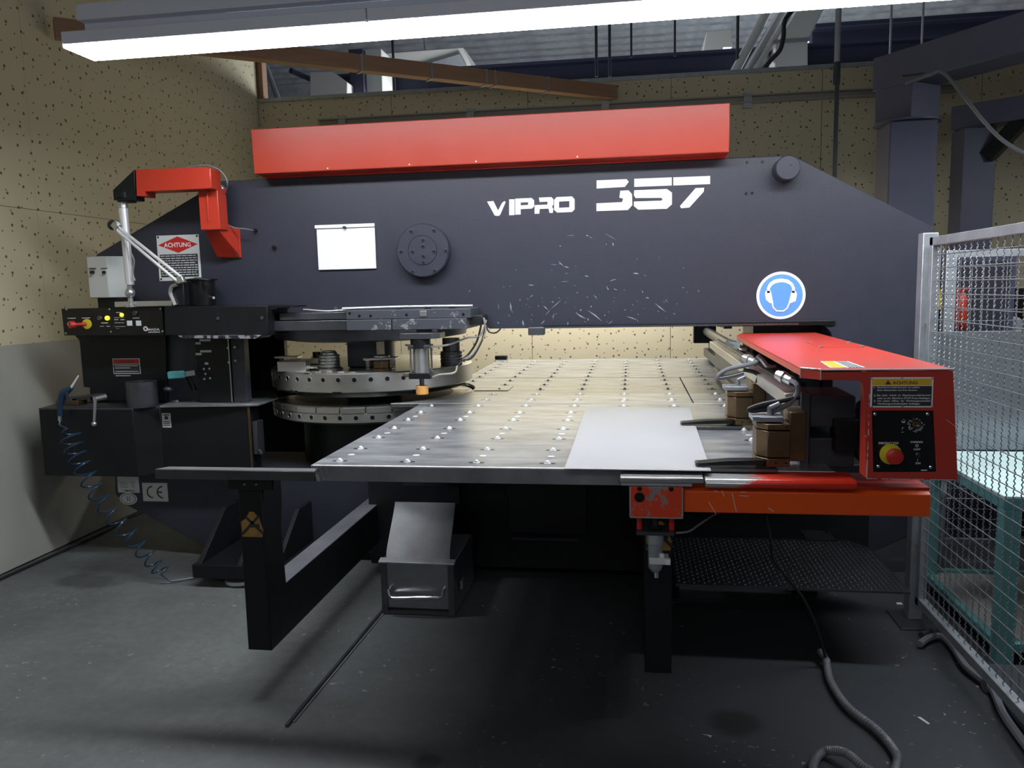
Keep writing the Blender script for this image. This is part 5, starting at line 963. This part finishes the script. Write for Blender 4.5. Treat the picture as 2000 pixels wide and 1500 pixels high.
# supporting legs hanging from the moving table
def sticker(parent, x0, x1, Y, z0, z1):
    m = M(); w_ = x1-x0; h = z1-z0; m.prism([(x0, z0), (x1-.004, z0), (x1, z0+.3*h), (x0+.85*w_, z0+.75*h), (x0+.6*w_, z1), (x0+.4*w_, z1), (x0+.2*w_, z0+.72*h), (x0-.002, z0+.6*h)], 'y', Y-.0012, Y); o = part('warning_sticker', m, 'wornyellow', parent, 0, 'torn yellow and black striped warning sticker')
    q = M(); 
    q.beam((x0, Y-.0014, z0+.1*h), (x0+.85*w_, Y-.0014, z0+.85*h), .001, .010); q.beam((x0+.2*w_, Y-.0014, z0+.8*h), (x1, Y-.0014, z0+.15*h), .001, .010); q.box(x0+.35*w_, x0+.85*w_, Y-.0022, Y-.0012, z0+.38*h, z0+.52*h); part('stripes', q, 'sign_dark', o)
M_['wornyellow'] = mat('worn_yellow', (.42, .24, .05), .5, 0, .3, (.30, .15, .04), 30)
lg = thing('support_leg', 'dark L-shaped support leg hanging below the left end of the feed table', 'leg', (-1.355, 2.6, .18))
X0 = py(485, 1270, 2.6).x; X1 = py(530, 1270, 2.6).x; zl0 = py(507, 1270, 2.6).z
q = M().prism([(2.6, zl0), (2.66, zl0+.0), (4.04, zl0+.0), (4.04, zl0+.20), (2.755, zl0+.20), (2.74, .62), (2.76, .72), (2.76, .80), (2.6, .80)], 'x', X0, X1); part('leg_frame', q, 'black', lg, .003)
part('beam_top_sheen', M().box(X0+.002, X1-.002, 2.76, 4.03, zl0+.20, zl0+.2015), 'skirt', lg)  # lighter colour on the black leg stands in for the lamp's reflection
X2, X3, Z0, Z1 = rect_y(447, 942, 534, 956, 2.58); part('top_bracket', M().box(X2, X3, 2.57, 2.62, Z0, .833), 'black', lg, .003)
for x in (478, 501): p = py(x, 946, 2.57); part('bolt', M().cyl((p.x, 2.566, p.z), (p.x, 2.57, p.z), .003, 8), 'satin', lg)
a = py(474, 1048, 2.6); b = py(512, 1000, 2.6); sticker(lg, a.x, b.x, 2.6, a.z, b.z)
rl = thing('support_leg', 'straight dark square support leg below the chipped end block', 'leg', (.09, 2.75, .09))
X0 = py(1259, 1200, 2.62).x; X1 = py(1312, 1200, 2.62).x; zl0 = py(1285, 1315, 2.62).z
part('post', M().box(X0, X1, 2.62, 2.74, zl0, .80), 'black', rl, .003); part('beam', M().box(X0, X1, 2.74, 4.04, zl0, zl0+.2), 'black', rl, .003)
a = py(1262, 1074, 2.62); b = py(1312, 1018, 2.62); sticker(rl, a.x, b.x, 2.62, a.z, b.z)
# scrap chute and box
X0 = py(741, 1100, 3.37).x; X1 = py(889, 1100, 3.37).x; zt5 = py(815, 1098, 3.37).z
sb = thing('scrap_box', 'open steel scrap box with tube handle standing on the floor under the table', 'scrap box', ((X0+X1)/2, 3.5, 0))
M_['boxsteel'] = mat('box_steel', (.40, .41, .43), .36, .75, .5, (.25, .26, .28), 5)
part('front_panel', M().prism([(3.37, .045), (3.375, .03), (3.385, .03), (3.385, zt5), (3.37, zt5)], 'x', X0+.012, X1-.012), 'boxsteel', sb, .002)
part('side_panel', M().box(X0+.008, X0+.012, 3.37, 3.80, .01, zt5), 'boxsteel', sb); part('side_panel', M().box(X1-.012, X1-.008, 3.37, 3.80, .01, zt5), 'boxsteel', sb); part('rear_panel', M().box(X0+.012, X1-.012, 3.796, 3.80, .01, zt5), 'boxsteel', sb); part('bottom', M().box(X0+.012, X1-.012, 3.37, 3.80, .012, .016), 'boxsteel', sb)
part('corner_angle', M().box(X0+.006, X0+.035, 3.362, 3.37, .0, zt5), 'darksteel', sb, .001); part('corner_angle', M().box(X1-.035, X1-.006, 3.362, 3.37, .0, zt5), 'darksteel', sb, .001); part('rim', M().prism([(3.352, zt5-.004), (3.352, zt5+.004), (3.39, zt5+.012), (3.39, zt5-.004)], 'x', X0, X1), 'galv', sb, .002)
part('lower_bar', M().box(X0+.035, X1-.035, 3.364, 3.37, .004, .02), 'darksteel', sb)
a = py(762, 1167, 3.34); b = py(862, 1167, 3.34); part('handle', M().tube([(a.x-.01, 3.372, a.z+.035), (a.x-.008, 3.35, a.z+.032), (a.x-.002, 3.342, a.z+.006), (a.x+.01, 3.338, a.z), (b.x-.01, 3.338, b.z), (b.x+.002, 3.342, b.z+.006), (b.x+.008, 3.35, b.z+.032), (b.x+.01, 3.372, b.z+.035)], .008, 10), 'chrome', sb, 0, 'bright tube handle')
for sx in (X0-.012, X1+.002): part('side_ear', M().box(sx, sx+.01, 3.45, 3.5, .10, .14), 'galv', sb)
ch = thing('scrap_chute', 'curved steel scrap chute plate sloping down into the scrap box', 'chute', ((X0+X1)/2, 3.7, .3))
prof = smooth_path([(0, 3.80, py(820, 981, 3.80).z), (0, 3.70, .375), (0, 3.57, .315), (0, 3.46, .268), (0, 3.40, .240)], 6); o_ = [(p.y, p.z) for p in prof]; i_ = [(p.y+.002, p.z-.003) for p in reversed(prof)]
m_ = M(); n = len(prof)
for k, p in enumerate(prof):
    f = k/(n-1); xa_ = py(772, 985, 3.8).x*(1-f)+(X0+.025)*f; xb_ = py(889, 985, 3.8).x*(1-f)+(X1-.03)*f; m_.v += [(xa_, p.y, p.z), (xb_, p.y, p.z), (xa_, p.y+.002, p.z-.003), (xb_, p.y+.002, p.z-.003)]
for k in range(n-1):
    b0_ = 4*k; m_.f += [(b0_, b0_+1, b0_+5, b0_+4), (b0_+2, b0_+6, b0_+7, b0_+3), (b0_, b0_+4, b0_+6, b0_+2), (b0_+1, b0_+3, b0_+7, b0_+5)]
m_.mi = [0]*len(m_.f); part('chute_plate', m_, 'boxsteel', ch); part('chute_mount', M().box(-1.16, -.86, 3.80, 3.858, .40, .50), 'black', ch)
# ---- chequer plate step on the right
st_ = thing('chequer_plate_step', 'black chequer plate step on triangular brackets at the right under the orange beam', 'step', (.6, 3.4, .3))
zs_ = .30; c4 = [pz(x, y, zs_) for x, y in ((1320, 1141), (1768, 1157), (1684, 1056), (1470, 1052))]; yf_, yb_ = c4[0].y, c4[2].y; xs0, xs1 = c4[0].x, c4[1].x+.02
part('plate', M().prism([(xs0, yf_), (xs1, yf_), (xs1+.0, yb_-.1), (xs1-.06, yb_), (xs0, yb_)], 'z', zs_-.006, zs_), 'black', st_, .001)
part('front_edge', M().box(xs0, xs1, yf_-.002, yf_+.002, zs_-.008, zs_+.001), 'darksteel', st_)
q = M()
for i in range(44):
    for j in range(28):
        x = xs0+.015+i*.0197; y = yf_+.02+j*.021
        if x > xs1-.01 or y > yb_-.015 or (x > xs1-.07 and y > yb_-.11): continue
        a = .785 if (i+j) % 2 else -.785; dx, dy = .0075*math.cos(a), .0075*math.sin(a); nx, ny = -.0022*math.sin(a), .0022*math.cos(a)
        q.add([(x-dx, y-dy, zs_), (x+nx, y+ny, zs_), (x+dx, y+dy, zs_), (x-nx, y-ny, zs_), (x, y, zs_+.0018)], [(0, 1, 4), (1, 2, 4), (2, 3, 4), (3, 0, 4)])
part('tread_pattern', q, 'darkgrey', st_, kind='stuff')
for x in (xs1-.12, xs0+.05): part('bracket', M().prism([(yf_+.02, zs_-.006), (yb_+.3, zs_-.006), (yb_+.3, .02)], 'x', x-.006, x+.006), 'black', st_)
p = pz(1640, 1036, .42); part('rear_tab', M().prism([(.80, yb_-.02), (.93, yb_-.02), (.90, yb_+.13), (.80, yb_+.13)], 'z', zs_, zs_+.004), 'black', st_)
part('rear_post', M().box(xs0+.0, xs0+.05, yb_-.02, 3.858, 0, zs_-.006), 'black', st_)
# ================================================================== FENCE, BENCH, GANTRY
XF = 1.225
fe = thing('mesh_fence', 'galvanised wire mesh safety fence with square posts at the right edge', 'fence', (XF, 3.5, 0))
yp = px(1800, 700, XF).y; zf = px(1812, 465, XF).z
part('post', M().box(XF-.03, XF+.03, 3.52, 3.58, .008, zf+.02), 'galv', fe, .003); part('base_plate', M().box(XF-.09, XF+.09, 3.42, 3.62, 0, .008), 'darksteel', fe, .001)
yq0, yq1 = 1.25, 3.50
part('frame_upright', M().box(XF-.012, XF+.022, 3.465, 3.50, .09, zf), 'galv', fe, .002); part('frame_upright', M().box(XF-.012, XF+.022, yq0, yq0+.035, .09, zf), 'galv', fe, .002)
part('top_rail', M().box(XF-.012, XF+.022, yq0, 3.50, zf-.035, zf), 'galv', fe, .002); part('bottom_rail', M().box(XF-.012, XF+.022, yq0, 3.50, .09, .125), 'galv', fe, .002); part('end_post', M().box(XF-.03, XF+.03, yq0-.08, yq0-.02, 0, zf+.02), 'galv', fe, .003)
for z in (.35, 1.3): part('hinge_lug', M().box(XF-.01, XF+.02, 3.50, 3.52, z, z+.05), 'galv', fe)
SP = .052
def mesh_panel(parent, X, ya, yb__, za, zb__, sp=SP):
    nz = int((zb__-za)/sp); w0 = M().cyl((X-.0032, ya, za+sp), (X-.0032, yb__, za+sp), .0021, 6); h0 = part('horizontal_wire', w0, 'wire', parent)
    for i in range(1, nz): copy_part(h0, (0, 0, sp*i))
    n = int((zb__-za)/(sp/2)); pts = []
    for i in range(n*4*3+1): z = za+(zb__-za)*i/(n*4*3); pts.append((X+.0002+.0022*math.cos(2*PI*(z-za)/(sp/3)), ya+sp*.5, z))
    v0 = part('vertical_wire', M().tube(pts, .0021, 4), 'wire', parent); k = 1
    while ya+sp*.5+k*sp < yb__: copy_part(v0, (0, k*sp, 0)); k += 1
mesh_panel(fe, XF+.004, yq0+.035, 3.465, .125, zf-.035)
f2 = thing('mesh_fence', 'second mesh fence panel behind the workbench, seen through the first one', 'fence', (1.5, 4.1, 0))
part('post', M().box(1.50, 1.55, 4.10, 4.15, 0, 1.62), 'galv', f2, .003); part('base_plate', M().box(1.46, 1.59, 4.06, 4.19, 0, .006), 'darksteel', f2)
part('top_rail', M().box(1.55, 2.9, 4.11, 4.14, 1.585, 1.62), 'galv', f2, .002); part('bottom_rail', M().box(1.55, 2.9, 4.11, 4.14, .16, .19), 'galv', f2, .002); part('post', M().box(2.9, 2.95, 4.10, 4.15, 0, 1.62), 'galv', f2, .003)
nz = 27; w0 = part('horizontal_wire', M().cyl((1.55, 4.12, .24), (2.9, 4.12, .24), .0021, 6), 'wire', f2)
for i in range(1, 26): copy_part(w0, (0, 0, i*.052))
pts = [(1.575, 4.122+.0022*math.cos(2*PI*(z_-.24)/.026), z_) for z_ in [.19+.0065*i for i in range(215)]]; v0 = part('vertical_wire', M().tube(pts, .0021, 4), 'wire', f2)
for i in range(1, 25): copy_part(v0, (i*.052, 0, 0))
zb = .66; wb_ = thing('workbench', 'teal steel workbench with pale mint top behind the mesh fence', 'workbench', (1.9, 3.5, 0))
xb0 = 1.39; yb0, yb1 = 3.14, 3.98; xb1 = 3.0
part('bench_top', M().box(xb0, xb1, yb0, yb1, zb-.006, zb+.006), 'mint', wb_, .003); 
for nm, a in (('apron', (xb0, xb1, yb0, yb0+.04)), ('apron', (xb0, xb1, yb1-.04, yb1)), ('apron', (xb0, xb0+.04, yb0+.04, yb1-.04))): part(nm, M().box(*a, zb-.05, zb-.006), 'teal', wb_, .002)
for (x, y) in ((xb0, yb0), (xb0, yb1-.06), (xb1-.07, yb0), (xb1-.07, yb1-.06)): part('leg', M().box(x, x+.065, y, y+.055, 0, zb-.05), 'teal', wb_, .002)
for a in ((xb0+.065, xb1-.07, yb0, yb0+.03), (xb0+.065, xb1-.07, yb1-.03, yb1), (xb0, xb0+.03, yb0+.055, yb1-.06)): part('lower_rail', M().box(*a, .05, .085), 'teal', wb_, .002)
part('lower_shelf', M().box(xb0+.03, xb1-.03, yb0+.03, yb1-.03, .055, .07), 'concrete_board', wb_)
M_['clearsheet'] = mat('smoky_sheet', (.30, .31, .34), .22, .55, .6, (.18, .19, .21), 3)
sh = solo('splash_panel', M().box(1.385, 3.0, 4.00, 4.006, zb+.008, 1.235), 'clearsheet', 'grey reflective sheet panel standing upright behind the mint bench top', 'panel', .001)
for x0, x1, y0, lab in ((1.55, 1.95, 4.75, 'tall dark machine cabinet behind the mesh fence'),): 
    t = thing('machine_cabinet', lab, 'cabinet', (x0, y0, 0)); part('cabinet_body', M().box(x0, x1+.15, y0, y0+.6, 0, 1.62), 'hallnavy', t, .004); part('cabinet_door', M().box(x0+.02, x1+.12, y0-.012, y0, .1, 1.58), 'navy', t, .003)
t = thing('winding_machine', 'low black machine with round grey discs seen through the fence at far right', 'machine', (2.2, 4.9, 0)); part('body', M().box(2.15, 3.4, 4.8, 5.4, 0, 1.18), 'black', t, .006); part('upper_unit', M().box(2.25, 2.42, 4.85, 5.2, 1.18, 1.42), 'black', t, .004); part('ring', M().tube([(2.36+.05*math.cos(i*PI/12), 4.83, 1.40+.05*math.sin(i*PI/12)) for i in range(25)], .012, 8), 'rubber', t)
for i, (x, z) in enumerate(((1.99, 1.22), (2.10, 1.225))): part('disc', M().lathe((x+.12, 4.80, z), [(.05, 0), (.05, .03), (.02, .035), (1e-6, .035)], 20, 'y'), 'galv', t)
a = py(1895, 575, 4.6); X0, X1, Z0, Z1 = rect_y(1888, 563, 1911, 628, 4.5); t = thing('fire_extinguisher', 'small red extinguisher behind the mesh fence in front of the dark cabinet', 'extinguisher', ((X0+X1)/2, 4.62, Z0-.1)); part('bottle', M().lathe(((X0+X1)/2, 4.66, 0), [(.03, Z0-.05), (.035, Z0-.04), (.035, Z1-.05), (.018, Z1-.02), (1e-6, Z1-.01)], 20), 'red', t); part('handle', M().box((X0+X1)/2-.04, (X0+X1)/2+.03, 4.64, 4.68, Z1-.015, Z1+.005), 'red', t, .003); part('holder', M().box((X0+X1)/2-.02, (X0+X1)/2+.02, 4.696, 4.738, Z0, Z1-.06), 'black', t)
X0, X1, Z0, Z1 = rect_y(1860, 565, 1872, 606, 4.5); t = thing('spray_bottle', 'narrow yellow bottle beside the red extinguisher behind the fence', 'bottle', ((X0+X1)/2, 4.66, Z0)); part('bottle', M().lathe(((X0+X1)/2, 4.70, 0), [(.022, Z0), (.022, Z1-.04), (.01, Z1-.02), (.01, Z1), (1e-6, Z1)], 16), 'btnyellow', t); part('holder', M().box((X0+X1)/2-.025, (X0+X1)/2+.025, 4.68, 4.738, Z0-.02, Z0), 'black', t)
# gantry columns
def gantry(lab, cx, cy, r, ztop, ang, L, aw, ah, fl, zfl):
    t = thing('gantry_column', lab, 'gantry', (cx, cy, 0)); ca, sa = math.cos(ang), math.sin(ang)
    part('column', M().box(cx-r, cx+r, cy-r, cy+r, 0, zfl), 'gantry', t, .006); part('base_plate', M().box(cx-r-.08, cx+r+.08, cy-r-.08, cy+r+.08, 0, .012), 'darkgrey', t)
    if fl: part('flange', M().lathe((cx, cy, zfl), [(r*1.42, 0), (r*1.42, .014), (1e-6, .014)], 40), 'gantry', t, .001)
    d = Vector((ca, sa, 0)); n = Vector((-sa, ca, 0)); c = Vector((cx, cy, 0)); zz = zfl+(.014 if fl else 0)
    pts = [c+d*i*r*.95+n*j*r*.95 for i, j in ((-1, -1), (1, -1), (1, 1), (-1, 1))]; part('swivel_block', M().prism([(p.x, p.y) for p in pts], 'z', zz, ztop-ah), 'gantry', t, .005)
    a = c-d*r*1.15+Vector((0, 0, ztop-ah/2)); part('arm', M().beam(a, a+d*L, aw, ah), 'gantry', t, .005)
    return t, d, n
g1, gd, gn = gantry('thick blue-grey gantry column with swivel arm reaching toward the upper right', 1.81, 5.72, .145, 2.955, math.atan2(-.82, .57), 3.4, .27, .215, True, py(1785, 236, 5.6).z)
p = py(1842, 142, 5.3); part('arm_cable', M().tube(smooth_path([p+Vector((-.18, .1, -.03)), p+Vector((-.08, 0, -.01)), p, py(1880, 185, 5.0), py(1920, 235, 4.9), py(1960, 275, 4.8), py(2010, 302, 4.7), py(2080, 310, 4.6)], 8), .011), 'greyhose', g1)
part('ring_clip', M().tube(smooth_path([py(1762, 148, 5.5), py(1785, 146, 5.5), py(1815, 140, 5.45), py(1838, 133, 5.4)], 5), .005), 'brass', g1)
g2, _, _ = gantry('smaller second gantry column with corner brace behind the thick one', 2.57, 6.6, .115, 2.78, math.atan2(-.62, .78), 2.2, .2, .17, False, 2.60)
part('corner_brace', M().beam((2.63, 6.5, 2.38), (2.80, 6.37, 2.61), .10, .10), 'black', g2)
# ---- hoses on the floor
q = M(); pts = [pz(1614, 1290, .03), pz(1622, 1330, .02), pz(1655, 1380, .02), pz(1712, 1425, .02), pz(1748, 1468, .02), pz(1752, 1492, .02), pz(1735, 1520, .02), pz(1690, 1500, .035), pz(1650, 1470, .04), pz(1610, 1468, .02), pz(1590, 1490, .02), pz(1596, 1520, .02), pz(1650, 1580, .02), pz(1800, 1640, .02)]
cd = thing('flexible_conduit', 'ribbed grey flexible conduit curling over the floor at the front right', 'conduit', (pts[0].x, pts[0].y, 0)); path = smooth_path(pts, 40)
part('conduit', q.tube(path, lambda t_: .0135+.0012*math.sin(t_*len(path)*1.6), 10), 'greyhose', cd); part('end_ferrule', M().cyl(pts[0]+Vector((0, 0, .0)), pts[0]+Vector((-.012, .05, .012)), .015, 14), 'satin', cd)
cable = smooth_path([(py(1494, 1004, 2.55)), py(1500, 1030, 2.6), py(1506, 1062, 2.68), py(1512, 1095, 2.76), py(1540, 1132, 2.88), py(1572, 1175, 2.96), py(1598, 1235, 3.03), pts[0]], 10); part('cable', M().tube(cable, .0055), 'rubber', cd, 0, 'thin black cable')
fb = thing('floor_hoses', 'pair of thick dark hoses on the floor along the foot of the mesh fence', 'hose', (*pz(1850, 1260, 0).xy, 0))
for k, pp_ in enumerate(([(1800, 1242), (1835, 1231), (1862, 1240), (1890, 1275), (1920, 1310), (1950, 1340), (1985, 1395), (2020, 1440), (2100, 1540)], [(1796, 1258), (1815, 1246), (1838, 1243), (1860, 1262), (1885, 1300), (1915, 1325), (1938, 1345), (1960, 1395), (2000, 1452), (2080, 1560)])): part('hose', M().tube(smooth_path([pz(x, y, .022) for x, y in pp_], 8), .016 if k == 0 else .014), 'greyhose' if k else 'darkgrey', fb)
p = pz(1937, 1336, .03); part('tie_wrap', M().cyl((p.x-.025, p.y-.0, p.z-.01), (p.x+.025, p.y+.005, p.z-.01), .024, 14), 'greyhose', fb)
# small litter on the floor
p = pz(1805, 1408, 0); solo('paper_scrap', M().prism([(p.x-.015, p.y+.02), (p.x-.005, p.y+.022), (p.x+.012, p.y-.018), (p.x+.004, p.y-.024)], 'z', .0005, .002), 'ivory', 'small pale scrap of paper on the dark floor near the hoses', 'scrap')
p = pz(1757, 1180, 0); solo('paper_scrap', M().prism([(p.x-.014, p.y-.01), (p.x+.012, p.y-.008), (p.x+.01, p.y+.012), (p.x-.01, p.y+.01)], 'z', .0005, .004), 'ivory', 'tiny pale lump on the floor beside the chequer plate step', 'scrap')
